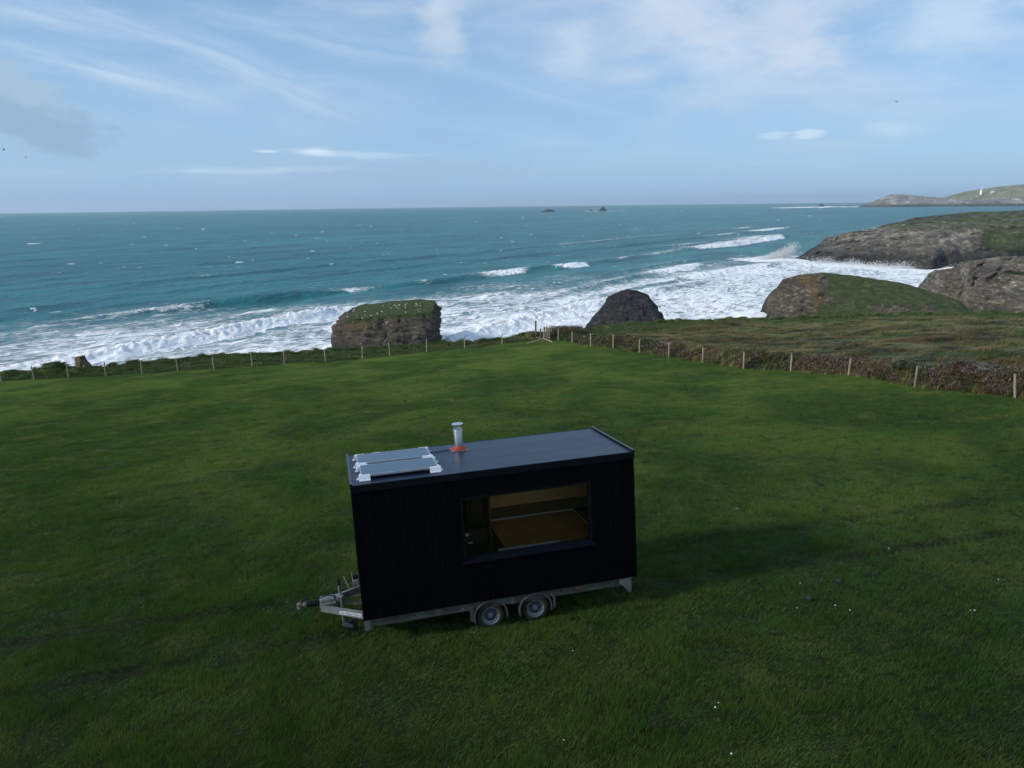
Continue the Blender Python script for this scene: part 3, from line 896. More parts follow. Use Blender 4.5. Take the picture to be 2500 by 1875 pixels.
def g_mound(V, T, Q):
    g = sstep(V[:, 0] + 9 * fbm(V * 0.12, 4) - 0.5 * (V[:, 2] + 40), 138, 152) * (0.82 + 0.45 * fbm(V * 0.09 + 5, 4))
    bare = np.exp(-(((V[:, 0] - 172) / 8) ** 2 + ((V[:, 2] + 42) / 3.2) ** 2))
    bare = np.maximum(bare, np.exp(-(((V[:, 0] - 185) / 6) ** 2 + ((V[:, 2] + 44) / 4) ** 2)))
    top = sstep(V[:, 2], -33, -29) * 0.75
    return np.clip(np.maximum(g - 0.55 * bare, top * 0.6), 0, 1)


o = loft_rock("grassy_islet", mound, 60, SEA_Z - 3, 2.0, 11.0, shape=[0.42, 0.5, 0.62, 0.66, 0.66, 0.66, 0.7], nn=260, back=45, mat=mat_rock("islet_rock", 0.24, (0.095, 0.085, 0.070), (0.31, 0.255, 0.18), green=((0.044, 0.076, 0.022), (0.098, 0.115, 0.042))),
              grass=g_mound, ochre=lambda V, T, Q: 0.72 * np.exp(-((V[:, 0] + 7 * fbm(V * 0.15 + 2, 3) - 0.25 * (V[:, 2] + 40) - 143) / 3.2) ** 2) + 0.35 * sstep(V[:, 2], -38, -30) * (V[:, 0] < 146), seed=3.0)
tag(o, "rounded green islet with a brown rocky seaward end", "islet")

# grey cliffs at the right
cl_mat = mat_rock("cliff_rock", 0.16, (0.165, 0.150, 0.130), (0.46, 0.41, 0.33), crack=0.4, speck=0.2, tilt=(0.3, 0.5, 0.2))
prom = [(236.5, 417.5, -53, 233, 409), (238.1, 416.8, -44.2, 234.2, 407), (238.7, 416.5, -39.1, 235, 405), (238.9, 416.5, -32.0, 236, 403), (245, 412.6, -31.0, 242, 399), (251.7, 408.7, -30.3, 248, 395), (260.6, 403.1, -26.9, 257, 388), (275, 396, -25, 271, 380)]
o = loft_rock("cliff", prom, 46, SEA_Z - 3, 1.8, 8.0, shape=0.28, nn=90, back=40, mat=cl_mat, grass=lambda V, T, Q: 0.5 * sstep(T, 0.85, 1.0), seed=8.0)
tag(o, kind='structure')
rcl = [(236.5, 383, -47, 233, 376), (237.4, 382.3, -37.6, 233, 373), (236.6, 382.8, -26.1, 233, 371), (236.9, 382.7, -24.4, 234, 370), (240.4, 380.4, -23.7, 237, 366), (246.0, 376.8, -22.5, 242, 360), (255.4, 370.5, -21.3, 250, 352), (280.8, 351.7, -18.4, 272, 332), (312.1, 324.2, -15.3, 300, 303), (350, 295, -14, 335, 272)]


def g_cliff(V, T, Q):
    a = sstep(T, 0.90, 1.0) * sstep(V[:, 0], 243, 262)
    ledge = 0.85 * np.exp(-((V[:, 2] + 29.5 + 0.08 * (V[:, 0] - 255)) / 1.1) ** 2) * sstep(V[:, 0], 241, 248)
    return np.clip(np.maximum(a, ledge), 0, 1)


o = loft_rock("cliff", rcl, 60, SEA_Z - 3, 3.4, 15.0, shape=0.32, nn=200, back=70, mat=cl_mat, grass=g_cliff, ochre=lambda V, T, Q: 0.3 * sstep(V[:, 2], -34, -26), seed=9.0)
tag(o, kind='structure')

# the long headland in the middle distance
hd_mat = mat_rock("headland_rock", 0.085, (0.165, 0.152, 0.135), (0.60, 0.535, 0.42), crack=0.35, speck=0.12, tilt=(0.4, 0.6, 0.1), green=((0.070, 0.100, 0.036), (0.145, 0.155, 0.072)), wet=17.0)
mid = [(318, 812, -58, 300, 800), (325.5, 839.1, -54.5, 303, 792), (334.9, 835.4, -48.7, 308, 780), (344.5, 831.4, -41.4, 313, 768), (351.2, 828.7, -34.4, 317, 760), (358.3, 825.6, -34.6, 321, 753), (366.5, 822.0, -29.7, 326, 747), (376.7, 817.4, -26.6, 332, 741), (398.0, 807.2, -22.4, 345, 722), (413.3, 799.5, -18.3, 353, 708), (431.0, 790.1, -15.7, 361, 692), (459.3, 774.0, -12.4, 376, 668), (487.7, 756.4, -10.4, 402, 680), (506.5, 743.9, -9.3, 430, 690), (545.4, 715.9, -7.1, 488, 690), (601.0, 670.0, -4.8, 560, 640), (680, 610, -3, 640, 580)]


def g_mid(V, T, Q):
    up = sstep(T, 0.80, 0.96) * sstep(V[:, 0], 370, 425)
    slope = sstep(V[:, 0] + 30 * fbm(V * 0.035, 4) - 0.28 * (V[:, 2] + 30), 425, 460) * sstep(V[:, 2] + 5 * fbm(V * 0.06 + 3, 3), -47, -39) * (0.9 + 0.5 * fbm(V * 0.03 + 8, 4))
    crag = np.exp(-(((V[:, 0] - 478) / 26) ** 2 + ((V[:, 2] + 16) / 5) ** 2))
    faint = 0.56 * sstep(V[:, 2], -32, -20) * sstep(V[:, 0], 350, 380)
    return np.clip(np.maximum(np.maximum(up, slope - 0.8 * crag), faint), 0, 1)


o = loft_rock("headland", mid, 70, SEA_Z - 4, 8.5, 38.0, shape=[0.42, 0.42, 0.38, 0.38, 0.42, 0.5, 0.5, 0.5], nn=300, back=130, mat=hd_mat, grass=g_mid, ochre=lambda V, T, Q: 0.35 * sstep(V[:, 2], -36, -24), seed=12.0)
tag(o, kind='structure')
rdg = [(600, 1262, -56, 570, 1205), (618.4, 1256.0, -36.5, 585, 1190), (639.1, 1245.6, -31.1, 603, 1175), (666.9, 1231.0, -23.2, 628, 1155), (706.1, 1208.9, -17.6, 664, 1130), (736.0, 1191.0, -14.8, 692, 1110), (787.2, 1157.7, -11.7, 740, 1075), (866.4, 1099.7, -8.1, 815, 1015), (964.3, 1014.9, -6.3, 905, 935)]
o = loft_rock("headland", rdg, 50, SEA_Z - 4, 6.0, 34.0, shape=0.5, nn=160, back=160, mat=mat_rock("ridge_rock", 0.07, (0.085, 0.080, 0.074), (0.25, 0.225, 0.18), green=((0.060, 0.095, 0.030), (0.130, 0.145, 0.060)), wet=11.0),
              grass=lambda V, T, Q: np.clip(sstep(T, 0.72, 0.95) * sstep(V[:, 0], 640, 720), 0, 1), seed=14.0)
tag(o, kind='structure')

# the far headland on the horizon
far = [(2930, 6360, -64, 2905, 6330), (2952.4, 6346.9, -46.8, 2925, 6270), (3033.2, 6308.7, -11.3, 2985, 6190), (3067.4, 6292.1, 8.1, 3010, 6150), (3132.6, 6259.9, 39.8, 3060, 6100), (3201.7, 6224.9, 45.1, 3120, 6060), (3260.6, 6194.2, 34.3, 3175, 6030), (3383.2, 6128.1, 16.1, 3290, 5970), (3471.3, 6078.7, 11.5, 3375, 5925), (3516.5, 6052.6, 26.6, 3420, 5890), (3591.3, 6008.5, 50.4, 3490, 5830),
       (3685.7, 5951.1, 70.1, 3570, 5760), (3783.9, 5889.2, 89.3, 3660, 5690), (3916.2, 5802.0, 100.9, 3780, 5590), (4311.3, 5514.8, 117.9, 4160, 5300), (4806.3, 5089.1, 73.1, 4650, 4880)]
o = loft_rock("headland", far, 56, SEA_Z - 12, 22.0, 170.0, shape=[0.5, 0.55, 0.6, 0.5, 0.5, 0.5], nn=260, back=500,
              mat=mat_rock("far_rock", 0.016, (0.30, 0.285, 0.26), (0.66, 0.61, 0.52), crack=0.2, tilt=(0.4, 0.9, 0.1), green=((0.27, 0.285, 0.17), (0.37, 0.355, 0.22)), wet=20.0),
              grass=lambda V, T, Q: np.clip(sstep(V[:, 2], -30, 25) * (0.35 + 0.65 * sstep(V[:, 0], 3230, 3420)) - 0.5 * np.exp(-((V[:, 0] - 3120) / 90) ** 2), 0, 1), seed=20.0)
tag(o, kind='structure')


def sea_at(d):
    return SEA_Z - d * d / (2 * EARTH)


def reef(x, y, l, r, h, seed, label, power=2.0, prof=None, group=None):
    z = sea_at(math.hypot(x, y))
    o = ring_rock("offshore_rock", x, y, prof or [(0, l, r, 18, 18), (0.3, l * 0.8, r * 0.75, 14, 14), (0.6, l * 0.5, r * 0.42, 9, 9), (1.0, l * 0.12, r * 0.1, 3, 3)],
                  z - 5, lambda a, b: z + h + 0 * a, power, 7.0, 22.0, nr=24, na=60, mat=slate_far, seed=seed, dome=0.5)
    return tag(o, label, "rock")


slate_far = mat_rock("reef_rock", 0.05, (0.060, 0.058, 0.058), (0.14, 0.13, 0.12), wet=0.1)
reef(276, 5480, 60, 62, 19, 1.0, "low dark reef ringed by surf, left of the pointed islet near the horizon",
     prof=[(0, 60, 62, 20, 20), (0.4, 46, 50, 16, 16), (0.75, 22, 40, 10, 10), (1.0, 6, 26, 4, 4)])
reef(692, 5620, 38, 34, 34, 2.0, "small pointed islet near the horizon in mid sea")
reef(610, 5660, 13, 14, 10, 3.0, "tiny low rock just left of the pointed islet")
reef(2985, 7250, 34, 34, 30, 4.0, "pointed rock off the tip of the far hazy headland")
# ------------------------------------------------------------------ the trailer cabin
L_, W_, H_ = 4.748, 2.0, 2.272
OFF = Vector((2.37, 1.0, -0.535))
cab_rot = Matrix.Rotation(YAW, 4, 'Z') @ Matrix.Rotation(math.radians(-1.337), 4, 'Y') @ Matrix.Rotation(math.radians(-5.154), 4, 'X')
CAB_O = Vector((-2.4437, 10.7194, 0.6456))
cabin = bpy.data.objects.new("cabin_trailer", None); COL.objects.link(cabin)
cabin.empty_display_size = 0.3
cabin.matrix_world = Matrix.Translation(CAB_O) @ cab_rot @ Matrix.Translation(OFF)
tag(cabin, "black timber-clad cabin on a twin-axle trailer with solar panels and a flue", "cabin trailer")

M_board, _t, _b = new_mat("black_boards")
_p = _t.obj()
_g1 = _t.noise(_t.scale(_p, (9, 9, 0.7)), 3.0, 7, 0.65)
_oi = _t.node('ShaderNodeObjectInfo').outputs['Random']
_c = _t.mix(_t.ss(_g1, 0.35, 0.72), (0.0008, 0.0010, 0.0019), (0.0026, 0.0032, 0.0055))
_c = _t.mix(_t.lin(_oi, 0, 1, 0.0, 0.6), _c, (0.0008, 0.0010, 0.0019))
_t.put(_b.inputs['Base Color'], _c); _b.inputs['Roughness'].default_value = 0.62; _b.inputs['Specular IOR Level'].default_value = 0.07
_t.put(_b.inputs['Normal'], _t.bump(_g1, 0.5, 0.004))
M_blackmetal = simple("black_trim", (0.004, 0.005, 0.007), 0.5, 0, 0.15, 0.3)
M_core = simple("black_membrane", (0.004, 0.0045, 0.006), 0.9, 0, 0.05, 0.2)
M_trimtop = simple("trim_top_light", (0.055, 0.070, 0.085), 0.42, 0, 0.5, 0.25)  # paler tone paints sky light onto the top of the black trim

M_roof, _t, _b = new_mat("roof_rubber")
_p = _t.obj()
_n = _t.noise(_t.scale(_p, (1, 1.6, 1)), 1.3, 7, 0.66, 0.6)
_n2 = _t.noise(_p, 5.0, 6, 0.7)
_c = _t.mix(_t.ss(_n, 0.36, 0.66), (0.006, 0.016, 0.040), (0.018, 0.032, 0.062))
_c = _t.mix(_t.m('MULTIPLY', _t.ss(_n2, 0.60, 0.74), 0.4), _c, (0.075, 0.080, 0.085))
_t.put(_b.inputs['Base Color'], _c)
_t.put(_b.inputs['Roughness'], _t.lin(_n, 0.3, 0.7, 0.34, 0.46)); _b.inputs['Specular IOR Level'].default_value = 0.5
_t.put(_b.inputs['Normal'], _t.bump(_t.noise(_p, 1.6, 4, 0.6), 0.25, 0.03))


def wood(name, a, b_, k=(0.6, 9, 9), rough=0.55, spec=0.3):
    m, t, b = new_mat(name)
    p = t.obj()
    n = t.noise(t.scale(p, k), 3.5, 7, 0.65, 1.0)
    r = t.node('ShaderNodeObjectInfo').outputs['Random']
    c = t.mix(t.ss(n, 0.3, 0.7), a, b_)
    c = t.mix(t.lin(r, 0, 1, 0, 0.35), c, tuple(q * 0.6 for q in a))
    t.put(b.inputs['Base Color'], c); b.inputs['Roughness'].default_value = rough; b.inputs['Specular IOR Level'].default_value = spec
    return m


M_pine = wood("pine_lining", (0.70, 0.38, 0.13), (0.84, 0.52, 0.21), (9, 9, 0.6))
M_plank = wood("stained_planks", (0.46, 0.19, 0.060), (0.62, 0.29, 0.10), (0.6, 9, 9), 0.4)
M_darkboards = wood("dark_boards", (0.11, 0.050, 0.018), (0.165, 0.080, 0.030), (0.6, 9, 9))  # darker wood puts the shade on the lower back wall into colour
M_white = simple("white_plastic", (0.78, 0.79, 0.82), 0.35, 0, 0.5, 0.04)
M_whitetrim = simple("white_trim", (0.72, 0.73, 0.74), 0.4, 0, 0.4, 0.05)
M_alu = simple("anodised_aluminium", (0.62, 0.63, 0.64), 0.38, 0.85, 0.5, 0.08)
M_galv = simple("galvanised_steel", (0.20, 0.21, 0.19), 0.55, 0.45, 0.4, 0.22, 7.0, 0.15, (0.10, 0.085, 0.06), 0.35)
M_galvdirty = simple("muddy_galvanised_steel", (0.095, 0.098, 0.088), 0.7, 0.25, 0.3, 0.3, 6.0, 0.2, (0.050, 0.040, 0.028), 0.8)
M_galvlight = simple("clean_galvanised_steel", (0.30, 0.31, 0.29), 0.5, 0.4, 0.4, 0.15, 7.0, 0.1, (0.15, 0.13, 0.10), 0.2)
M_rim = simple("silver_rim_paint", (0.20, 0.22, 0.24), 0.5, 0.35, 0.4, 0.15, 9.0, 0.0, (0.10, 0.085, 0.065), 0.35)
M_rimdark = simple("dark_rim_detail", (0.02, 0.024, 0.03), 0.6, 0.3, 0.3, 0.2, 9.0)  # near-black tone for nuts, rings and louvres
M_rimface = simple("worn_rim_face", (0.095, 0.105, 0.115), 0.6, 0.3, 0.3, 0.3, 14.0, 0.0, (0.05, 0.042, 0.032), 0.5)
M_tyre = simple("muddy_tyre_rubber", (0.024, 0.021, 0.018), 0.85, 0, 0.2, 0.3, 8.0, 0.3, (0.070, 0.050, 0.034), 0.9)
M_guard = simple("grey_mudguard_plastic", (0.085, 0.088, 0.092), 0.55, 0, 0.4, 0.25, 6.0, 0.1, (0.055, 0.045, 0.03), 0.4)
M_blackrubber = simple("black_rubber", (0.012, 0.012, 0.012), 0.55, 0, 0.4, 0.2)
M_stain = simple("stainless_steel", (0.48, 0.48, 0.48), 0.33, 1.0, 0.5, 0.05, 5.0)
M_cap = simple("stainless_cap", (0.72, 0.74, 0.76), 0.34, 0.75, 0.5, 0.05, 5.0)
M_red = simple("red_silicone", (0.40, 0.060, 0.030), 0.5, 0, 0.4, 0.12, 20.0)
M_amber = simple("amber_lens", (0.20, 0.055, 0.006), 0.3, 0, 0.5, 0.1)
M_stove = simple("stove_black", (0.010, 0.011, 0.011), 0.5, 0, 0.4, 0.2)
M_rope = simple("brown_cable", (0.10, 0.045, 0.025), 0.6, 0, 0.3, 0.2)

M_cell, _t, _b = new_mat("solar_cells")
_b.inputs['Base Color'].default_value = (0.022, 0.055, 0.110, 1); _b.inputs['Roughness'].default_value = 0.2
_b.inputs['Specular IOR Level'].default_value = 0.5; _b.inputs['Coat Weight'].default_value = 0.15; _b.inputs['Coat Roughness'].default_value = 0.12

M_glass = bpy.data.materials.new("window_glass"); M_glass.use_nodes = True
_t = NT(M_glass.node_tree); _t.n.remove(_t.n['Principled BSDF'])
_tr = _t.node('ShaderNodeBsdfTransparent'); _tr.inputs[0].default_value = (0.90, 0.91, 0.89, 1)
_gl = _t.node('ShaderNodeBsdfGlossy'); _gl.inputs['Roughness'].default_value = 0.02
_fr = _t.node('ShaderNodeFresnel'); _fr.inputs[0].default_value = 1.45
_mx = _t.node('ShaderNodeMixShader'); _t.l.new(_fr.outputs[0], _mx.inputs[0]); _t.l.new(_tr.outputs[0], _mx.inputs[1]); _t.l.new(_gl.outputs[0], _mx.inputs[2])
_t.l.new(_mx.outputs[0], _t.n['Material Output'].inputs[0])

NEG = -OFF


def part(name, mb, mat, parent=cabin, smooth=False):
    me = mb.mesh(name, smooth) if isinstance(mb, MB) else mb
    o = link(name, me, mat, parent)
    if parent is cabin:
        o.location = NEG
    return o


_bm_cache = {}


def board_at(parent, x, y, z, w, h, ax, mat=M_board, name="board", th=0.018, gap=0.005):
    """one upright board; ax 'x' = lies along the long wall, 'y' = along an end wall"""
    key = (round(w, 3), round(h, 3), ax, mat.name)
    if key not in _bm_cache:
        mb = MB(); a = w - gap
        if ax == 'x': mb.box(-a / 2, a / 2, -th / 2, th / 2, 0, h, bevel=0.003)
        elif ax == 'y': mb.box(-th / 2, th / 2, -a / 2, a / 2, 0, h, bevel=0.003)
        elif ax == 'flat': mb.box(0, h, -a / 2, a / 2, -th, 0, bevel=0.002)       # lies along x on its back
        elif ax == 'lie': mb.box(0, h, -th / 2, th / 2, -a / 2, a / 2, bevel=0.002)  # lies along x on edge
        me = mb.mesh(name); me.materials.append(mat); _bm_cache[key] = me
    o = bpy.data.objects.new(name, _bm_cache[key]); COL.objects.link(o)
    o.parent = parent; o.location = (x, y, z)
    if ax in ('x', 'y'):
        o.rotation_euler = (random.uniform(-.0015, .0015), random.uniform(-.0015, .0015), 0)
    return o


WX0, WX1, WZ0, WZ1 = 1.70, 3.97, 0.70, 1.845
ZT = 2.20
# walls: a dark core with the boards fixed on it
core = MB()
core.box(0.02, WX0, 0.012, 0.07, 0.004, ZT); core.box(WX1, L_ - 0.02, 0.012, 0.07, 0.004, ZT)
core.box(WX0, WX1, 0.012, 0.07, 0.004, WZ0); core.box(WX0, WX1, 0.012, 0.07, WZ1, ZT)
wall = part("wall", core, M_core); wall['label'] = "long wall with the picture window"
for x0, x1, n in ((0.0, WX0, 17), (WX0, WX1, 23), (WX1, L_, 8)):
    w = (x1 - x0) / n
    for i in range(n):
        x = x0 + (i + 0.5) * w
        if x0 == WX0:
            board_at(wall, x, 0.0, 0, w, WZ0, 'x'); board_at(wall, x, 0.0, WZ1, w, ZT - WZ1, 'x')
        else:
            board_at(wall, x, 0.0, 0, w, ZT, 'x')
wall_b = part("wall", MB().box(0.02, L_ - 0.02, W_ - 0.07, W_ - 0.012, 0.004, ZT), M_core)
for i in range(47):
    w = L_ / 47; board_at(wall_b, (i + 0.5) * w, W_, 0, w, ZT, 'x')
for xe in (0.0, L_):
    s = 1 if xe == 0 else -1
    we = part("wall", MB().box(xe + s * 0.012, xe + s * 0.07, 0.075, W_ - 0.075, 0.004, ZT), M_core)
    for i in range(20):
        w = W_ / 20; board_at(we, xe, (i + 0.5) * w, 0, w, ZT, 'y')
# corner posts
for xe in (0.0, L_):
    for ye in (0.0, W_):
        part("corner_post", MB().box(xe - 0.016, xe + 0.016, ye - 0.016, ye + 0.016, -0.004, ZT + 0.004, bevel=0.003), M_board)
part("floor", MB().box(0.03, L_ - 0.03, 0.03, W_ - 0.03, -0.02, 0.02), M_darkboards)

# roof
roof = part("roof", MB().box(-0.01, L_ + 0.01, -0.012, W_ + 0.012, ZT + 0.006, H_, bevel=0.006), M_roof)
for y in (0.72, 1.38):
    mb = MB(); N = 40; prev = None
    for k in range(N):
        xa = 0.06 + (L_ - 0.12) * k / (N - 1); yy = y + 0.012 * math.sin(k * 0.6) + 0.006 * math.sin(k * 1.7)
        a = mb.bm.verts.new((xa, yy - 0.004, H_ + 0.0030)); b = mb.bm.verts.new((xa, yy + 0.004, H_ + 0.001)); c = mb.bm.verts.new((xa, yy - 0.03, H_ + 0.0012))
        if prev: mb.bm.faces.new((prev[0], a, b, prev[1])); mb.bm.faces.new((prev[2], c, a, prev[0]))
        prev = (a, b, c)
    o = part("roof_seam", mb, M_roof, roof, True)
for ya in (-0.028, W_ + 0.014):
    part("fascia", MB().box(-0.02, L_ + 0.02, ya, ya + 0.014, ZT - 0.045, H_ + 0.004, bevel=0.003), M_blackmetal)
for xa in (-0.035, L_ - 0.012):
    tr = part("roof_trim", MB().box(xa + 0.008, xa + 0.039, -0.03, W_ + 0.03, ZT - 0.05, H_ + 0.032, bevel=0.004), M_blackmetal)
    part("lit_trim_top", MB().box(xa + 0.005, xa + 0.042, -0.033, W_ + 0.033, H_ + 0.033, H_ + 0.037), M_trimtop, tr)

# window
win = part("window", MB().box(WX0, WX0 + 0.035, -0.012, 0.085, WZ0 + 0.095, WZ1).box(WX1 - 0.035, WX1, -0.012, 0.085, WZ0 + 0.095, WZ1)
           .box(WX0 + 0.035, WX1 - 0.035, -0.012, 0.085, WZ1 - 0.035, WZ1).box(WX0 + 0.035, WX1 - 0.035, 0.03, 0.085, WZ0 + 0.07, WZ0 + 0.105), M_blackmetal)
part("pane", MB().box(WX0 + 0.036, WX1 - 0.036, 0.0580, 0.0585, WZ0 + 0.106, WZ1 - 0.036), M_glass, win)
part("sill", MB().prism([(-0.030, WZ0 - 0.004), (-0.030, WZ0 + 0.012), (0.03, WZ0 + 0.093), (0.03, WZ0 - 0.004)], 0, WX0 - 0.04, WX1 + 0.04), simple("sill_paint", (0.0022, 0.0034, 0.0065), 0.6, 0, 0.08, 0.25), win)
part("glazing_bead", MB().box(WX1 - 0.050, WX1 - 0.044, 0.040, 0.056, WZ0 + 0.108, WZ1 - 0.04).box(WX0 + 0.04, WX1 - 0.051, 0.046, 0.056, WZ0 + 0.107, WZ0 + 0.113), M_blackmetal, win)

# inside: lining, platform with white edging, dark band painting shade on the back wall
lining = part("lining", MB().box(2.38, 4.60, W_ - 0.095, W_ - 0.072, 0.72, ZT - 0.02).box(4.60, 4.66, 0.085, W_ - 0.072, 0.03, ZT - 0.02).box(0.09, 4.60, 0.085, W_ - 0.1, ZT - 0.02, ZT - 0.002), M_pine)
for i in range(22):
    board_at(lining, 2.43 + i * 0.1, W_ - 0.105, 0.955, 0.1, 1.19, 'x', M_pine, "plank", 0.014, 0.008)
for i in range(18):
    board_at(lining, 4.590, 0.13 + i * 0.1, 0.74, 0.1, 1.40, 'y', M_pine, "plank", 0.014, 0.004)
back = part("shade_band", MB().box(2.50, 4.58, W_ - 0.128, W_ - 0.113, 0.72, 0.955), M_darkboards)
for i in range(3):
    board_at(back, 2.50, W_ - 0.137, 0.762 + i * 0.077, 0.077, 2.08, 'lie', M_darkboards, "plank", 0.014, 0.004)
plat = part("platform", MB().box(2.50, 4.21, 0.36, 1.85, 0.05, 0.697).box(3.47, 4.21, 0.10, 0.359, 0.05, 0.697), M_darkboards)
for i in range(15):
    board_at(plat, 2.50, 0.41 + i * 0.0985, 0.72, 0.0985, 1.71, 'flat', M_plank, "plank", 0.02, 0.011)
for i in range(3):
    board_at(plat, 3.47, 0.145 + i * 0.083, 0.7195, 0.083, 0.74, 'flat', M_plank, "plank", 0.02, 0.010)
part("edging", MB().box(2.50, 4.225, 1.845, 1.862, 0.700, 0.737).box(4.212, 4.226, 0.10, 1.844, 0.700, 0.735).box(2.36, 3.466, 0.338, 0.356, 0.700, 0.735).box(3.455, 3.4685, 0.27, 0.337, 0.700, 0.735), M_whitetrim, plat)
part("end_bench", MB().box(4.23, 4.585, 0.10, W_ - 0.14, 0.05, 0.66), M_darkboards)
part("partition", MB().box(2.36, 2.395, 1.0, W_ - 0.1, 0.03, ZT - 0.022).box(2.10, 2.359, 1.55, W_ - 0.1, 0.03, ZT - 0.022), M_darkboards)

# flue
chim = part("flue", MB().lathe([(0.082, H_ + 0.03), (0.084, H_ + 0.032), (0.084, H_ + 0.36), (0.080, H_ + 0.368), (0.080, H_ + 0.40), (0.070, H_ + 0.405), (0.070, H_ + 0.30)], 32, 'z', (1.99, 1.56, 0)), M_stain, smooth=True)
for z in (H_ + 0.335, H_ + 0.372):
    part("band", MB().lathe([(0.0845, z), (0.0885, z + 0.002), (0.0885, z + 0.012), (0.0845, z + 0.016)], 32, 'z', (1.99, 1.56, 0)), M_cap, chim, True)
cp = MB().lathe([(0.0, H_ + 0.50), (0.05, H_ + 0.497), (0.100, H_ + 0.487), (0.108, H_ + 0.478), (0.100, H_ + 0.478), (0.0, H_ + 0.488)], 32, 'z', (1.99, 1.56, 0))
part("cap", cp, M_cap, chim, True)
st = MB()
for k in range(3):
    a = k * 2.094 + 0.5; st.tube([(1.99 + 0.066 * math.cos(a), 1.56 + 0.066 * math.sin(a), H_ + 0.38), (1.99 + 0.06 * math.cos(a), 1.56 + 0.06 * math.sin(a), H_ + 0.484)], 0.006, 6)
part("strut", st, M_cap, chim)
fl = MB().box(1.835, 2.145, 1.405, 1.715, H_ + 0.001, H_ + 0.010)
for k in range(12):
    for s in (0, 1):
        q = 1.85 + k * 0.0255
        fl.lathe([(0.006, H_ + 0.010), (0.006, H_ + 0.016), (0.0, H_ + 0.018)], 6, 'z', (q, 1.415 + s * 0.29, 0))
        fl.lathe([(0.006, H_ + 0.010), (0.006, H_ + 0.016), (0.0, H_ + 0.018)], 6, 'z', (1.845 + s * 0.29, q - 0.43, 0))
part("flashing", fl, simple("flashing_grey", (0.36, 0.30, 0.28), 0.5, 0.3, 0.4, 0.1), chim)
part("collar", MB().lathe([(0.150, H_ + 0.011), (0.146, H_ + 0.030), (0.118, H_ + 0.034), (0.112, H_ + 0.052), (0.092, H_ + 0.056), (0.0845, H_ + 0.075)], 32, 'z', (1.99, 1.56, 0)), M_red, chim, True)

# solar panels
for y0, y1, x0 in ((1.01, 1.66, 0.135), (0.225, 0.875, 0.155)):
    x1 = x0 + 1.27; z0, z1 = H_ + 0.055, H_ + 0.088
    pan = part("solar_panel", MB().box(x0 + 0.022, x1 - 0.022, y0 + 0.022, y1 - 0.022, z0 + 0.012, z1 - 0.004), M_cell)
    part("frame", MB().box(x0, x1, y0, y0 + 0.022, z0, z1).box(x0, x1, y1 - 0.022, y1, z0, z1).box(x0, x0 + 0.022, y0 + 0.0221, y1 - 0.0221, z0, z1).box(x1 - 0.022, x1, y0 + 0.0221, y1 - 0.0221, z0, z1), M_alu, pan)
    for cx, sx in ((x0, -1), (x1, 1)):
        for cy, sy in ((y0, -1), (y1, 1)):
            mb = MB()
            # two sloping cheeks and a foot on each outer side
            def cheek(a0, a1, b, s, axis):
                poly = [(b + s * 0.068, H_ + 0.003), (b + s * 0.068, H_ + 0.016), (b + s * 0.042, H_ + 0.022), (b + s * 0.022, z1 - 0.004), (b + s * 0.006, z1 + 0.004), (b - s * 0.022, z1 + 0.004), (b - s * 0.022, z1 + 0.0005), (b + s * 0.002, z1 + 0.0005), (b + s * 0.002, H_ + 0.003)]
                mb.prism(poly, axis, a0, a1)
            ex = cx - sx * 0.15; ey = cy - sy * 0.10
            cheek(min(ex, cx + sx * 0.03), max(ex, cx + sx * 0.03), cy, sy, 0)
            cheek(min(ey, cy - sy * 0.0225), max(ey, cy - sy * 0.0225), cx, sx, 1)
            part("bracket", mb, M_white, pan)
    xm = x0 + 0.36
    if y0 > 1:
        part("bracket", MB().prism([(y1 + 0.075, H_ + 0.003), (y1 + 0.075, H_ + 0.016), (y1 + 0.045, H_ + 0.022), (y1 + 0.024, z1), (y1 - 0.02, z1 + 0.004), (y1 - 0.02, z1 + 0.0005), (y1 + 0.002, z1 + 0.0005), (y1 + 0.002, H_ + 0.003)], 0, xm - 0.07, xm + 0.07), M_white, pan)
# cable from the panels to the flue side
part("cable", MB().tube([(1.40, 1.52, H_ + 0.05), (1.47, 1.51, H_ + 0.012), (1.58, 1.53, H_ + 0.009), (1.72, 1.55, H_ + 0.009), (1.835, 1.56, H_ + 0.014)], 0.007, 6), M_blackrubber)

# chassis
for y, nm in ((0.022, 'near'), (W_ - 0.062, 'far')):
    rail = part("side_rail", MB().box(0.03, 4.50, y, y + 0.04, -0.135, -0.006).box(0.03, 4.50, y + (-0.016 if nm == 'near' else 0.0405), y + (-0.0005 if nm == 'near' else 0.056), -0.022, -0.006), M_galvdirty)
    if nm == 'near':
        for x in (0.33, 0.80, 1.34, 3.34, 3.95, 4.28):
            part("slot", MB().box(x, x + 0.030, y - 0.004, y - 0.001, -0.075, -0.035, bevel=0.001), M_blackrubber, rail)
        for x in (1.16, 3.62):
            part("marker_light", MB().box(x, x + 0.09, y - 0.022, y - 0.0012, -0.068, -0.036, bevel=0.004), M_amber, rail)
        for x in (0.10, 1.62, 2.52, 3.18, 4.30):
            part("bolt", MB().lathe([(0.0, -0.004), (0.011, -0.003), (0.011, 0.006)], 8, 'y', (x, y - 0.008, -0.075)), M_galvlight, rail, True)
    # upright corner plates and rear legs
    ys = y - 0.02 if nm == 'near' else y + 0.042
    part("corner_plate", MB().box(0.00, 0.075, ys, ys + 0.018, -0.185, -0.004, bevel=0.003).box(0.076, 0.095, ys + 0.002, ys + 0.016, -0.15, -0.02), M_galv)
    ya = ys - 0.006
    part("leg", MB().prism([(4.44, -0.02), (4.645, -0.02), (4.648, -0.275), (4.60, -0.282), (4.50, -0.145), (4.44, -0.10)], 1, ya, ya + 0.05).box(4.40, 4.68, ya - 0.006, ya + 0.056, -0.012, -0.0055), M_galv)
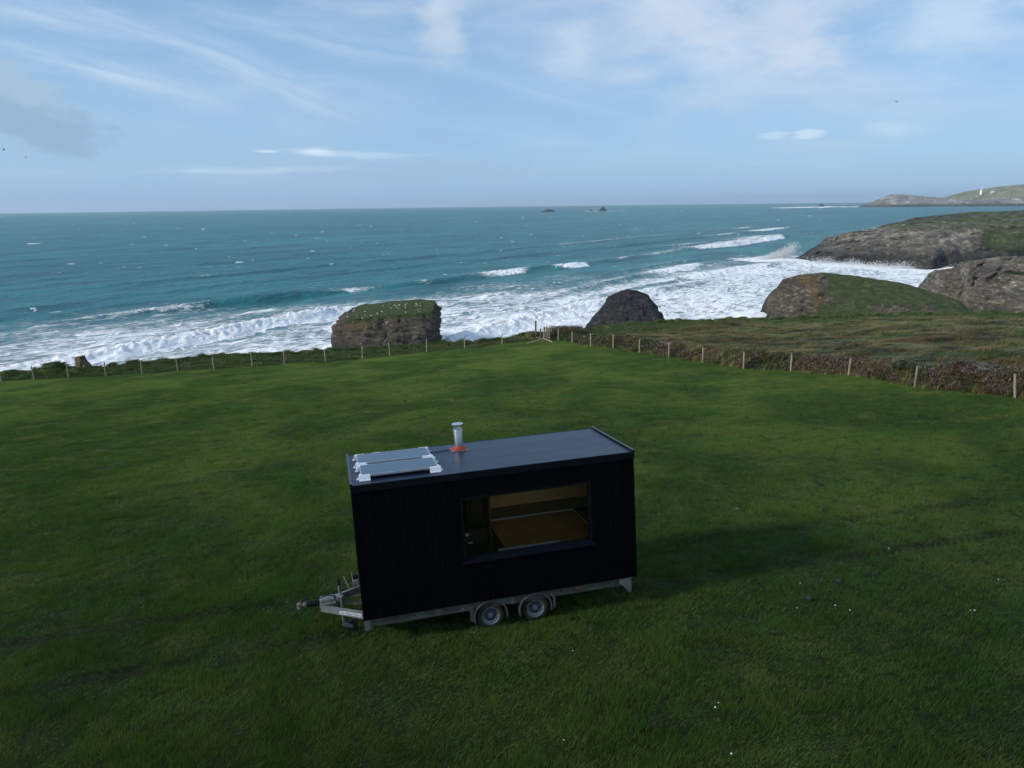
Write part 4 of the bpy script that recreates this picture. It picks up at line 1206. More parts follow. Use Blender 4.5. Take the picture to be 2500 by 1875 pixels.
part("cross_member", MB().box(0.04, 0.09, 0.063, W_ - 0.063, -0.13, -0.01).box(1.6, 1.66, 0.063, W_ - 0.063, -0.13, -0.025).box(3.3, 3.36, 0.063, W_ - 0.063, -0.13, -0.025).box(4.4, 4.46, 0.063, W_ - 0.063, -0.13, -0.025), M_galvdirty)
part("rear_hook", MB().tube([(4.655, 0.02, -0.008), (4.70, 0.02, -0.004), (4.715, 0.02, 0.012), (4.708, 0.02, 0.03)], 0.008, 6), M_galvlight)
for x in (2.095, 2.885):
    part("axle", MB().tube([(x, 0.09, -0.30), (x, W_ - 0.09, -0.30)], 0.035, 10), M_galvdirty)

# wheels
R_T = 0.234
prof_t = [(0.148, -0.078), (0.172, -0.088), (0.205, -0.084), (0.222, -0.070), (0.2325, -0.045), (R_T, 0.0), (0.2325, 0.045), (0.222, 0.070), (0.205, 0.084), (0.172, 0.088), (0.148, 0.078)]


def tyre_mesh():
    mb = MB(); mb.lathe(prof_t, 48, 'y', (0, 0, 0), False)
    for f in [f for f in mb.bm.faces if len(f.verts) > 4]:
        mb.bm.faces.remove(f)
    # tread lugs
    for k in range(48):
        a = 2 * math.pi * k / 48
        for s in (-1, 0, 1):
            m = Matrix.Rotation(-a - s * 0.05, 4, 'Y') @ Matrix.Translation((R_T - 0.001, s * 0.042, 0))
            mb.box(-0.004, 0.004, -0.017, 0.017, -0.009, 0.009, m)
    return mb.mesh("tyre", True, 35)


def rim_mesh(s):
    mb = MB()
    mb.lathe([(0.152, s * 0.074), (0.158, s * 0.080), (0.152, s * 0.084), (0.146, s * 0.080), (0.138, s * 0.052), (0.118, s * 0.040), (0.112, s * 0.036), (0.100, s * 0.030), (0.074, s * 0.036), (0.060, s * 0.034)], 36, 'y', (0, 0, 0), False)
    mb.lathe([(0.060, s * 0.034), (0.0, s * 0.033)], 36, 'y')
    return mb.mesh("rim", True, 30)


TY, RIM = tyre_mesh(), {1: rim_mesh(1), -1: rim_mesh(-1)}
TY.materials.append(M_tyre)
for s in RIM: RIM[s].materials.append(M_rim)
for x in (2.095, 2.885):
    for yc, s in ((0.11, -1), (W_ - 0.11, 1)):
        wh = bpy.data.objects.new("wheel", None); COL.objects.link(wh); wh.parent = cabin; wh.empty_display_size = 0.1
        wh.location = NEG + Vector((x, yc, -0.301)); wh.rotation_euler = (0, random.uniform(0, 1), 0)
        link("tyre", TY, None, wh); link("rim", RIM[s], None, wh)
        link("rim_face", MB().lathe([(0.113, s * 0.0385), (0.100, s * 0.0325), (0.074, s * 0.0385), (0.046, s * 0.0365)], 36, "y", (0, 0, 0), False).mesh("rim_face", True), M_rimface, wh)
        hb = MB().lathe([(0.044, s * 0.034), (0.044, s * 0.056), (0.036, s * 0.064), (0.0, s * 0.066)], 20, 'y')
        link("hub", hb.mesh("hub", True), M_rim, wh)
        rg = MB()
        for (r, d) in ((0.052, 0.0365), (0.094, 0.0355), (0.139, 0.0575)):
            rg.lathe([(r - 0.005, s * (d - 0.004)), (r - 0.004, s * (d + 0.001)), (r + 0.004, s * (d + 0.001)), (r + 0.005, s * (d - 0.004))], 36, 'y', (0, 0, 0), False)
        link("groove", rg.mesh("groove", True), M_rimdark, wh)
        for k in range(5):
            a = 2 * math.pi * k / 5
            link("nut", MB().lathe([(0.012, s * 0.030), (0.012, s * 0.046), (0.006, s * 0.050), (0.0, s * 0.050)], 6, 'y', (0.074 * math.cos(a), 0, 0.074 * math.sin(a))).mesh("nut"), M_rimdark, wh)


def guard(xc, y, nm):
    mb = MB(); n = 22
    y0, y1 = y
    a0, a1 = math.radians(198), math.radians(-14)
    rings = []
    for k in range(n + 1):
        a = a0 + (a1 - a0) * k / n
        c, s = math.cos(a), math.sin(a)
        row = []
        for (r, yy) in ((0.262, y0 + 0.002), (0.280, y0), (0.287, y0 + 0.02), (0.290, (y0 + y1) / 2), (0.287, y1 - 0.02), (0.280, y1), (0.262, y1 - 0.002)):
            sq = 1.0 + 0.07 * max(0, 1 - abs(abs(c) - 0.72) / 0.3)
            row.append(mb.bm.verts.new((xc + r * sq * 1.03 * c, yy, -0.301 + min(r * s, 0.284) )))
        rings.append(row)
    for A, B in zip(rings[:-1], rings[1:]):
        for j in range(6):
            mb.bm.faces.new((A[j], A[j + 1], B[j + 1], B[j]))
    o = part("mudguard", mb, M_guard, smooth=True)
    sd = o.modifiers.new("thick", 'SOLIDIFY'); sd.thickness = 0.006
    return o


for x in (2.095, 2.885):
    guard(x, (-0.005, 0.215), 'n'); guard(x, (W_ - 0.215, W_ + 0.005), 'f')
part("guard_bracket", MB().box(1.74, 1.80, 0.0, 0.02, -0.33, -0.06).box(3.20, 3.235, 0.0, 0.02, -0.33, -0.06).box(2.46, 2.53, 0.004, 0.02, -0.14, -0.01), M_galvdirty)
part("mud_flap", MB().box(3.195, 3.2, 0.02, 0.2, -0.50, -0.30).box(2.405, 2.41, 0.02, 0.2, -0.46, -0.30), M_blackrubber)

# drawbar and coupling
CY = 0.98


def beam(name, p0, p1, h0, h1, th, mat):
    """tapering channel beam between two points, heights h0 and h1 downward from the points"""
    p0, p1 = Vector(p0), Vector(p1); d = (p1 - p0).normalized(); s = Vector((-d.y, d.x, 0)).normalized()
    mb = MB()
    def ring(p, h): return [mb.bm.verts.new(p + s * a + Vector((0, 0, b))) for a, b in ((-th / 2, 0), (th / 2, 0), (th / 2, -h), (-th / 2, -h))]
    A, B = ring(p0, h0), ring(p1, h1)
    mb.bm.faces.new(A); mb.bm.faces.new(list(reversed(B)))
    for k in range(4): mb.bm.faces.new((A[k], B[k], B[(k + 1) % 4], A[(k + 1) % 4]))
    return part(name, mb, mat)


near_arm = beam("drawbar_arm", (-0.70, CY - 0.10, -0.015), (0.35, CY - 0.78, -0.060), 0.10, 0.13, 0.05, M_galvlight)
far_arm = beam("drawbar_arm", (-0.70, CY + 0.10, -0.015), (0.35, CY + 0.78, -0.060), 0.10, 0.13, 0.05, M_galvlight)
part("drawbar_cap", MB().box(-0.71, -0.44, CY - 0.124, CY + 0.124, -0.012, 0.008, bevel=0.004).box(-0.712, -0.70, CY - 0.124, CY + 0.124, -0.11, -0.013), M_galvlight)
part("brake_rod_plate", MB().box(-0.42, 0.3, CY - 0.07, CY + 0.07, -0.10, -0.085).box(-0.16, 0.04, CY - 0.20, CY - 0.12, -0.075, -0.06).box(-0.16, 0.04, CY + 0.16, CY + 0.22, -0.075, -0.06), simple("rusty_plate", (0.11, 0.085, 0.06), 0.8, 0.1, 0.2, 0.3))
hitch = part("coupling", MB().tube([(-0.76, CY, 0.0), (-0.98, CY, 0.0)], 0.035, 12).box(-1.00, -0.93, CY - 0.05, CY + 0.05, -0.04, 0.035, bevel=0.012)
             .lathe([(0.0, 0.052), (0.03, 0.048), (0.052, 0.025), (0.056, -0.05), (0.04, -0.052)], 16, 'z', (-1.045, CY, 0)), simple("worn_coupling", (0.20, 0.15, 0.12), 0.6, 0.4, 0.4, 0.5, 14.0), smooth=True)
part("coupling_handle", MB().tube([(-1.01, CY + 0.02, 0.045), (-0.97, CY + 0.02, 0.09), (-0.90, CY + 0.02, 0.095), (-0.88, CY + 0.02, 0.075)], 0.012, 8), M_blackrubber, hitch)
bl = []
for k in range(7):
    xx = -0.93 + k * 0.032
    bl += [(0.048, xx), (0.060, xx + 0.008), (0.060, xx + 0.016), (0.046, xx + 0.024)]
part("bellows", MB().lathe(bl, 20, 'x', (0, CY, 0.0)), M_blackrubber, hitch, True)
body = part("coupling_body", MB().box(-0.71, -0.45, CY - 0.072, CY + 0.072, 0.009, 0.085, bevel=0.02).box(-0.445, -0.30, CY - 0.06, CY + 0.06, -0.03, 0.07, bevel=0.02), M_galvlight)
for dx in (-0.66, -0.52):
    for dy in (-0.1, 0.1):
        part("bolt", MB().lathe([(0.014, 0.0085), (0.014, 0.02), (0.0, 0.022)], 6, 'z', (dx, CY + dy, 0)), M_galv, body)
lev = part("brake_lever", MB().tube([(-0.36, CY + 0.03, 0.06), (-0.375, CY + 0.03, 0.17), (-0.368, CY + 0.03, 0.25)], [0.020, 0.016, 0.016], 8), M_galvlight)
part("grip", MB().tube([(-0.368, CY + 0.03, 0.245), (-0.372, CY + 0.03, 0.33), (-0.382, CY + 0.03, 0.36)], [0.021, 0.022, 0.012], 10), M_blackrubber, lev)
jock = part("jockey_wheel", MB().tube([(-0.34, CY - 0.16, 0.10), (-0.34, CY - 0.16, -0.33)], 0.026, 12).box(-0.36, -0.30, CY - 0.185, CY - 0.12, -0.11, -0.04, bevel=0.004)
            .prism([(-0.365, -0.30), (-0.315, -0.30), (-0.315, -0.345), (-0.20, -0.40), (-0.19, -0.44), (-0.23, -0.45), (-0.365, -0.40)], 1, CY - 0.215, CY - 0.205), M_galv, smooth=True)
part("tyre", MB().lathe([(0.05, -0.03), (0.088, -0.03), (0.096, -0.015), (0.096, 0.015), (0.088, 0.03), (0.05, 0.03)], 24, 'y', (-0.215, CY - 0.165, -0.437)), M_blackrubber, jock, True)
part("rim", MB().lathe([(0.0, -0.022), (0.02, -0.034), (0.045, -0.026), (0.0505, -0.0305), (0.0505, 0.0305), (0.045, 0.026), (0.0, 0.022)], 20, 'y', (-0.215, CY - 0.165, -0.437)), M_guard, jock, True)
part("cable", MB().tube([(-0.74, CY - 0.02, 0.06), (-0.66, CY - 0.06, 0.12), (-0.55, CY - 0.06, 0.125), (-0.47, CY - 0.03, 0.09), (-0.40, CY - 0.05, 0.05), (-0.36, CY - 0.13, 0.02), (-0.30, CY - 0.20, -0.06), (-0.27, CY - 0.235, -0.16)], 0.009, 8), M_blackrubber)
part("cable", MB().tube([(-0.70, CY - 0.13, -0.05), (-0.735, CY - 0.14, -0.16), (-0.73, CY - 0.15, -0.28), (-0.68, CY - 0.15, -0.40), (-0.60, CY - 0.15, -0.47)], 0.006, 6), M_rope)
# winch post and stay at the far front corner
part("winch_post", MB().tube([(-0.20, CY + 0.52, -0.05), (-0.28, CY + 0.60, 0.16)], 0.013, 8).tube([(-0.12, CY + 0.60, -0.06), (-0.13, CY + 0.62, 0.20)], 0.012, 8)
     .box(-0.13, -0.02, CY + 0.58, CY + 0.68, -0.05, 0.06, bevel=0.01), M_galvlight)
part("winch_box", MB().box(-0.115, -0.03, CY + 0.60, CY + 0.67, 0.061, 0.15, bevel=0.008), M_blackrubber)

# maker's sticker on the near drawbar arm
_a0 = Vector((-0.70, CY - 0.10, -0.015)); _a1 = Vector((0.35, CY - 0.78, -0.060)); _d = (_a1 - _a0).normalized(); _nrm = Vector((_d.y, -_d.x, 0)).normalized()
_up = _d.cross(_nrm) * -1.0
if _up.z < 0: _up = -_up
_mid = _a0 + (_a1 - _a0) * 0.475 + _nrm * 0.0268 + Vector((0, 0, -0.058))
SM = Matrix((( _d.x, _up.x, _nrm.x, _mid.x), (_d.y, _up.y, _nrm.y, _mid.y), (_d.z, _up.z, _nrm.z, _mid.z), (0, 0, 0, 1)))
mb = MB().box(-0.21, 0.21, -0.030, 0.030, -0.0012, 0.0, SM, bevel=0.0004)
stk = part("sticker", mb, simple("sticker_white", (0.74, 0.74, 0.78), 0.4, 0, 0.4, 0.05))
cu = bpy.data.curves.new("lettering", 'FONT'); cu.body = "Ifor Williams Trailers"; cu.size = 0.040; cu.align_x = 'CENTER'; cu.align_y = 'CENTER'; cu.extrude = 0.0004
tmp = bpy.data.objects.new("lettering_tmp", cu); COL.objects.link(tmp)
bpy.context.view_layer.update()
tme = bpy.data.meshes.new_from_object(tmp.evaluated_get(bpy.context.evaluated_depsgraph_get()))
bpy.data.objects.remove(tmp)
tme.transform(SM @ Matrix.Translation((0, 0.0, 0.0014)))
for p_ in tme.polygons: p_.material_index = 0
tme.materials.clear()
link("lettering", tme, simple("sticker_ink", (0.02, 0.03, 0.10), 0.5), stk)

# stove standing inside, left of the platform
stove = bpy.data.objects.new("stove", None); COL.objects.link(stove); stove.empty_display_size = 0.2
stove.matrix_world = Matrix.Translation(CAB_O) @ cab_rot @ Matrix.Translation((2.02, 0.95, 0.021))
tag(stove, "black stove with a pale badge seen through the left of the picture window", "stove")
o = link("body", MB().box(-0.24, 0.24, -0.20, 0.20, 0.06, 0.98, bevel=0.012).mesh("body"), M_stove, stove)
link("stovepipe", MB().lathe([(0.065, 0.981), (0.065, 2.14)], 20, 'z', (-0.03, 0.10, 0)).mesh("stovepipe", True), M_stove, stove)
link("leg", MB().box(-0.22, -0.17, -0.18, 0.18, 0.0, 0.059).box(0.17, 0.22, -0.18, 0.18, 0.0, 0.059).mesh("leg"), M_stove, stove)
link("dial", MB().lathe([(0.028, -0.001), (0.028, -0.012), (0.0, -0.013)], 20, 'y', (-0.12, -0.2005, 0.90)).mesh("dial", True), M_whitetrim, stove)
link("badge", MB().box(-0.11, -0.03, -0.207, -0.2005, 0.735, 0.755).mesh("badge"), M_white, stove)
for k in range(4):
    link("louvre", MB().box(-0.15, 0.0, -0.212, -0.2005, 0.69 - k * 0.05, 0.696 - k * 0.05).mesh("louvre"), M_rimdark, stove)

# ------------------------------------------------------------------ fences
M_post = wood("weathered_post", (0.23, 0.20, 0.15), (0.40, 0.355, 0.27), (9, 9, 0.6), 0.8, 0.1)
M_postdark = wood("dark_post_wood", (0.12, 0.10, 0.075), (0.24, 0.20, 0.15), (9, 9, 0.6), 0.85, 0.1)  # darker wood tone for rear gate posts, rails and the lone post
M_wire = simple("fence_wire", (0.07, 0.07, 0.065), 0.5, 0.7, 0.4, 0.2)


def fence(name, label, pts, heights, leans, mat, r=0.046, wires=(0.35, 0.70, 1.0)):
    root = bpy.data.objects.new(name, None); COL.objects.link(root)
    x0, y0 = pts[0]; root.location = (x0, y0, gz(x0, y0)); tag(root, label, "fence")
    R0 = root.location.copy()
    tops = []
    for (x, y), h, ln in zip(pts, heights, leans):
        z = gz(x, y)
        mb = MB().tube([(0, 0, -0.25), (0, 0, h * 0.5), (0, 0, h - 0.03), (0, 0, h)], [r, r * random.uniform(0.92, 1.05), r * 0.95, r * 0.75], 9)
        o = mb.build("post", mat, root, Vector((x, y, z)) - R0, True)
        o.rotation_euler = (ln[1], ln[0], random.uniform(0, 6))
        tops.append((x, y, z, ln))
    wm = MB()
    for w in wires:
        for (x, y, z, l), (x2, y2, z2, l2) in zip(tops[:-1], tops[1:]):
            a = Vector((x + l[0] * w, y - r, z + w)) - R0; b = Vector((x2 + l2[0] * w, y2 - r, z2 + w)) - R0
            m_ = (a + b) / 2 - Vector((0, 0, 0.012))
            wm.tube([a, m_, b], 0.003, 4, False)
    wm.build("wire", M_wire, root)
    return root


n = len(FENCE_CLIFF)
fence("cliff_fence", "post and wire fence along the cliff edge on the left of the field", FENCE_CLIFF, [1.17 + 0.10 * random.random() for _ in range(n)],
      [(random.uniform(-.035, .02), random.uniform(-.03, .03)) for _ in range(n)], M_post)
n = len(FENCE_HEDGE)
hl = [(random.uniform(-.03, .03), random.uniform(-.03, .03)) for _ in range(n)]
hl[11] = (0.20, 0.02); hl[6] = (0.045, 0)
fence("hedge_fence", "pale post and wire fence in front of the overgrown bank on the right", FENCE_HEDGE, [1.0 + 0.18 * min(1, max(0, (q_[1] - 42) / 20)) + 0.08 * random.random() for q_ in FENCE_HEDGE], hl, M_post, 0.050)

# kissing gate at the far corner
kg = bpy.data.objects.new("kissing_gate", None); COL.objects.link(kg)
gx, gy = 3.3, 71.0
kg.location = (gx, gy, gz(gx, gy)); tag(kg, "weathered wooden kissing gate with splayed braces in the far corner of the field", "gate")
for px, py, h, r in ((-0.14, -0.75, 1.52, 0.075), (-0.46, 0.25, 1.30, 0.06), (0.12, 0.35, 1.45, 0.065), (0.42, 0.05, 1.25, 0.06), (0.30, 0.75, 1.30, 0.06), (-0.40, 0.85, 1.25, 0.055)):
    mb = MB().box(-r, r, -r, r, -0.25, h, bevel=0.01)
    o = mb.build("post", M_post if py < 0 else M_postdark, kg, Vector((px, py, gz(gx + px, gy + py) - kg.location.z)))
    o.rotation_euler = (random.uniform(-.02, .02), random.uniform(-.03, .03), random.uniform(-.3, .3))
for a, b in (((-0.46, 0.25, 1.12), (0.12, 0.35, 1.16)), ((-0.46, 0.25, 0.82), (0.12, 0.35, 0.86)), ((-0.46, 0.25, 0.5), (0.12, 0.35, 0.54)), ((0.12, 0.35, 1.1), (0.42, 0.05, 1.08)), ((0.12, 0.35, 0.72), (0.42, 0.05, 0.7)), ((0.12, 0.35, 0.4), (0.42, 0.05, 0.36)), ((-0.14, -0.75, 0.30), (-0.46, 0.25, 0.34)), ((0.40, 0.1, 1.20), (1.75, 1.2, 1.30))):
    MB().tube([a, b], 0.035, 6).build("rail", M_postdark, kg)
zb = gz(1.55, 69.6) - kg.location.z
MB().tube([(-0.16, -0.80, 0.42), (-1.78, -1.45, zb + 0.05)], 0.05, 8).build("brace", M_post, kg)
MB().tube([(-0.10, -0.80, 0.42), (0.62, -1.70, gz(3.92, 69.3) - kg.location.z + 0.05)], 0.05, 8).build("brace", M_post, kg)
gp = bpy.data.objects.new("gate_post", None); COL.objects.link(gp)
gp.location = (2.45, 73.2, gz(2.45, 73.2)); tag(gp, "tall dark lone post standing beside the kissing gate", "post")
MB().box(-0.085, 0.085, -0.085, 0.085, -0.3, 1.75, bevel=0.012).build("shaft", M_postdark, gp)
MB().tube([(0.05, -0.05, 0.10), (0.62, -0.9, 0.02)], 0.045, 6).build("brace", M_post, gp)

# ------------------------------------------------------------------ stones in the bank and by the edge
M_stone = mat_rock("hedge_stone", 1.6, (0.16, 0.15, 0.14), (0.46, 0.44, 0.41), wet=0.1, ochre_col=(0.42, 0.25, 0.07))
M_stoneD = mat_rock("dark_hedge_stone", 1.6, (0.07, 0.06, 0.05), (0.20, 0.175, 0.14), wet=0.1)
M_stoneO = mat_rock("lichen_stone", 1.6, (0.20, 0.13, 0.06), (0.42, 0.28, 0.11), wet=0.1)


def stone_mesh(seed, sub=2):
    bm = bmesh.new(); bmesh.ops.create_icosphere(bm, subdivisions=sub, radius=0.5)
    V = np.array([v.co[:] for v in bm.verts])
    d = fbm(V * 1.6 + seed * 7.7, 3)
    for v, q in zip(bm.verts, d):
        v.co *= 1 + 0.55 * q
        for ax in range(3):
            v.co[ax] = max(-0.36, min(0.36, v.co[ax])) * 1.3
    me = bpy.data.meshes.new("stone"); bm.to_mesh(me); bm.free()
    return me


STONES = [stone_mesh(k, 1) for k in range(6)]
_sm = {}


def stone_var(k, mat):
    if (k, mat.name) not in _sm:
        me = STONES[k].copy(); me.materials.append(mat); _sm[(k, mat.name)] = me
    return _sm[(k, mat.name)]


def stone_wall(label, x0, y0, dirx, diry, n, length, rise, mat, size=0.28):
    root = bpy.data.objects.new("stone_wall", None); COL.objects.link(root)
    root.location = (x0, y0, gz(x0, y0)); tag(root, label, "stone wall")
    nx, ny = -diry, dirx
    for i in range(n):
        a = random.uniform(-length / 2, length / 2); h = random.uniform(0.0, rise); k = random.uniform(-0.05, 0.18)
        x = x0 + dirx * a + nx * k; y = y0 + diry * a + ny * k
        o = bpy.data.objects.new("stone", stone_var(i % 6, mat)); COL.objects.link(o); o.parent = root
        s = size * random.uniform(0.6, 1.35)
        o.location = Vector((x, y, gz(x, y) + h * 0.6 + 0.02)) - root.location
        o.scale = (s * 1.3, s, s * 0.7); o.rotation_euler = (random.uniform(-.5, .5), random.uniform(-.5, .5), random.uniform(0, 6))
    return root


stone_wall("pale stones of an old wall showing in the bank near the right end of the fence", 20.6, 32.5, 0.40, -0.92, 34, 2.6, 0.7, M_stone, 0.26)
stone_wall("dark flat stones lying on the bank top midway along the fence", 16.0, 42.6, 0.48, -0.88, 12, 1.9, 0.4, M_stoneD, 0.34)
stone_wall("white stones poking from the bank towards the far corner of the field", 11.6, 54.5, 0.32, -0.95, 10, 1.5, 0.5, M_stone, 0.34)
stone_wall("orange lichen-covered stones in the bank halfway along the fence", 14.8, 46.6, 0.40, -0.92, 14, 3.0, 0.5, M_stoneO, 0.30)

# leaning rock on the cliff edge by the west end of the fence
bm_o = ring_rock("boulder", -38.15, 64.4, [(0, 0.75, 1.05, 0.7, 0.7), (0.5, 0.72, 0.55, 0.6, 0.6), (0.85, 0.70, 0.05, 0.5, 0.5), (1.0, 0.62, -0.12, 0.4, 0.4)], gz(-38.2, 64.4) - 0.6, lambda x, y: gz(-38.2, 64.4) + 1.25 + 0 * x, 3.0, 0.10, 0.8, nr=22, na=40, dome=0.05,
                 mat=mat_rock("boulder_rock", 1.3, (0.26, 0.205, 0.115), (0.52, 0.43, 0.27), wet=0.1), ochre=lambda V, H: 0.5 + 0 * H, seed=4.0)
tag(bm_o, "leaning ochre boulder on the cliff edge behind the left part of the fence", "boulder")

# small things lying on the grass
M_dung = simple("dark_lump", (0.045, 0.045, 0.050), 0.8, 0, 0.2, 0.4, 20.0)
for (x, y), lab in (((6.01, 12.39), "dark flat stone in the grass right of the trailer, the farther of two"), ((5.18, 11.7), "dark flat stone in the grass right of the trailer, the nearer of two")):
    o = link("stone", stone_var(2, M_dung), None, None, (x, y, gz(x, y) + 0.055)); o.scale = (0.11, 0.08, 0.05); o.rotation_euler = (0.2, 0.1, x)
    tag(o, lab, "stone")
dz = MB()
for k in range(9):
    a = k * 2 * math.pi / 9
    dz.prism([(0.006 * math.cos(a) - 0.004 * math.sin(a), 0.006 * math.sin(a) + 0.004 * math.cos(a)), (0.021 * math.cos(a) - 0.005 * math.sin(a), 0.021 * math.sin(a) + 0.005 * math.cos(a)), (0.021 * math.cos(a) + 0.005 * math.sin(a), 0.021 * math.sin(a) - 0.005 * math.cos(a)), (0.006 * math.cos(a) + 0.004 * math.sin(a), 0.006 * math.sin(a) - 0.004 * math.cos(a))], 2, 0.0 + 0.0004 * k, 0.002 + 0.0004 * k)
dz.lathe([(0.008, -0.002), (0.007, 0.007), (0.0, 0.009)], 8)
dzm = dz.mesh("daisy"); dzm.materials.append(simple("daisy_white", (0.82, 0.82, 0.80), 0.7))
for x, y in [(9.4, 23.26), (9.8, 23.62), (5.44, 16.93), (5.51, 16.91), (9.44, 17.16), (7.7, 13.88), (5.28, 12.34), (5.5, 11.37), (5.66, 11.17), (4.83, 11.33), (8.8, 12.15), (7.58, 10.99), (7.64, 10.98), (0.9, 10.2), (0.6, 7.98), (2.73, 8.63), (2.59, 7.57), (2.66, 8.53)]:
    o = link("daisy", dzm, None, None, (x, y, gz(x, y) + 0.066)); o.scale = (0.62, 0.62, 0.62); o.rotation_euler = (-0.2, random.uniform(-.2, .2), random.uniform(0, 6))
    tag(o, "small white daisy open in the short grass", "flower", "daisies in the grass")
# ------------------------------------------------------------------ gulls
M_gull = simple("gull_white", (0.80, 0.80, 0.79), 0.7, 0, 0.2, 0.05)
M_gulld = simple("gull_dark", (0.10, 0.095, 0.09), 0.7, 0, 0.2, 0.2)
gb = MB()
gb.lathe([(0.0, -0.26), (0.035, -0.20), (0.085, -0.06), (0.10, 0.06), (0.075, 0.16), (0.045, 0.22), (0.05, 0.27), (0.035, 0.315), (0.012, 0.34), (0.0, 0.37)], 10, 'x', (0, 0, 0.17))
gb.tube([(0.02, 0.03, 0.09), (0.02, 0.03, -0.02)], 0.01, 5).tube([(0.02, -0.03, 0.09), (0.02, -0.03, -0.02)], 0.01, 5)
gull_me = gb.mesh("seagull", True); gull_me.materials.append(M_gull)
bpy.context.view_layer.update()
_dep = bpy.context.evaluated_depsgraph_get()
_inv = LSTACK.matrix_world.inverted()
spots = []
for k in range(400):
    if len(spots) >= 40: break
    if k % 10 < 7: x, y = random.uniform(-70, -45) + (8 if k % 3 == 0 else 0), random.uniform(306, 327)
    else: x, y = random.uniform(-66, -37), random.uniform(301, 312)
    hit, loc, nrm, idx = LSTACK.ray_cast(Vector((x, y, 20)), Vector((0, 0, -1)))
    if hit and nrm.z > 0.35 and (loc.z > -45 or random.random() < 0.6): spots.append(loc)
for p in spots:
    o = link("seagull", gull_me, None, None, p + Vector((0, 0, 0.02))); o.scale = (1.35, 1.35, 1.35); o.rotation_euler = (0, 0, random.uniform(0, 6.28))
    tag(o, "white gull resting on the flat-topped sea stack", "gull", "gulls on the sea stack")


def flying(x, y, z, rz, roll, mat, label, s=1.0):
    root = bpy.data.objects.new("seagull", None); COL.objects.link(root); root.empty_display_size = 0.3
    root.location = (x, y, z); root.rotation_euler = (roll, 0, rz); root.scale = (s, s, s); tag(root, label, "gull")
    MB().lathe([(0.0, -0.28), (0.04, -0.2), (0.075, -0.04), (0.07, 0.1), (0.045, 0.2), (0.035, 0.27), (0.0, 0.33)], 10, 'x').build("body", mat, root, None, True)
    for s_ in (-1, 1):
        mb = MB(); ring = []
        for q, (yy, zz, c0, c1) in enumerate(((0.04, 0.02, 0.10, -0.09), (0.25, 0.12, 0.12, -0.06), (0.48, 0.15, 0.10, -0.04), (0.72, 0.07, 0.0, -0.05))):
            ring.append([mb.bm.verts.new((c0, s_ * yy, zz)), mb.bm.verts.new(((c0 + c1) / 2, s_ * yy, zz + 0.018)), mb.bm.verts.new((c1, s_ * yy, zz)), mb.bm.verts.new(((c0 + c1) / 2, s_ * yy, zz - 0.006))])
        for A, B in zip(ring[:-1], ring[1:]):
            for j in range(4): mb.bm.faces.new((A[j], A[(j + 1) % 4], B[(j + 1) % 4], B[j]))
        mb.bm.faces.new(ring[0]); mb.bm.faces.new(ring[-1])
        mb.build("wing", mat, root, None, True)


flying(-66.0, 101.0, 14.8, 0.5, 0.5, M_gulld, "dark gull gliding in the sky at the far left, the nearer of two", 0.6)
flying(-94.0, 150.0, 17.0, 0.2, -0.3, M_gulld, "small dark bird flying low right of the nearer gull at the left", 0.6)
flying(-56.0, 140.0, 7.4, 1.2, 0.5, M_gull, "white gull flying just above the horizon on the left")
flying(62.0, 125.0, 22.2, 0.3, 0.2, M_gulld, "small bird high in the sky over the right headland", 0.8)

# ------------------------------------------------------------------ lighthouse on the far headland
M_lh = simple("white_render", (0.85, 0.85, 0.83), 0.6, 0, 0.3, 0.03, 0.05)
M_lamp = simple("lantern_glass", (0.10, 0.12, 0.13), 0.2, 0, 0.5, 0.1, 0.1)
hl_obj = [o for o in COL.objects if o.name.startswith('headland')]
farh = max(hl_obj, key=lambda o: max(v.co.y for v in o.data.vertices))


def drop(x, y):
    hit, loc, nrm, idx = farh.ray_cast(Vector((x, y, 900)), Vector((0, 0, -1)))
    return loc.z if hit else 60.0


lx, ly = 3640.0, 5870.0
lh = bpy.data.objects.new("lighthouse", None); COL.objects.link(lh); lh.location = (lx, ly, drop(lx, ly) - 1.5)
tag(lh, "tiny white lighthouse on the far hazy headland", "lighthouse")
MB().lathe([(8.5, -6), (8.0, 0), (6.3, 26), (8.2, 27), (8.2, 28.5), (0, 28.5)], 24).build("tower", M_lh, lh, None, True)
MB().lathe([(4.4, 28.5), (4.4, 34), (0, 34)], 16).build("lantern", M_lamp, lh, None, True)
MB().lathe([(5.2, 34.1), (3.6, 37), (0, 39.5)], 16).build("dome", M_lh, lh, None, True)
bx, by = 3708.0, 5835.0
kh = bpy.data.objects.new("keepers_house", None); COL.objects.link(kh); kh.location = (bx, by, drop(bx, by) - 1.0)
tag(kh, "low white cottages beside the lighthouse on the far headland", "building")
MB().box(-15, 13, -4, 4, -8, 4).build("wall", M_lh, kh)
MB().prism([(-5, 4.05), (5, 4.05), (0, 7)], 0, -16, 14).build("roof", M_lh, kh)

# ------------------------------------------------------------------ spray
M_spray, _t, _b = new_mat("spray")
_b.inputs['Base Color'].default_value = (0.95, 0.96, 0.97, 1); _b.inputs['Roughness'].default_value = 0.9; _b.inputs['Specular IOR Level'].default_value = 0.1
_tl = _t.node('ShaderNodeBsdfTranslucent'); _tl.inputs[0].default_value = (0.95, 0.96, 0.97, 1)
_ms = _t.node('ShaderNodeMixShader'); _ms.inputs[0].default_value = 0.5
_t.l.new(_b.outputs[0], _ms.inputs[1]); _t.l.new(_tl.outputs[0], _ms.inputs[2]); _t.l.new(_ms.outputs[0], _t.n['Material Output'].inputs[0])


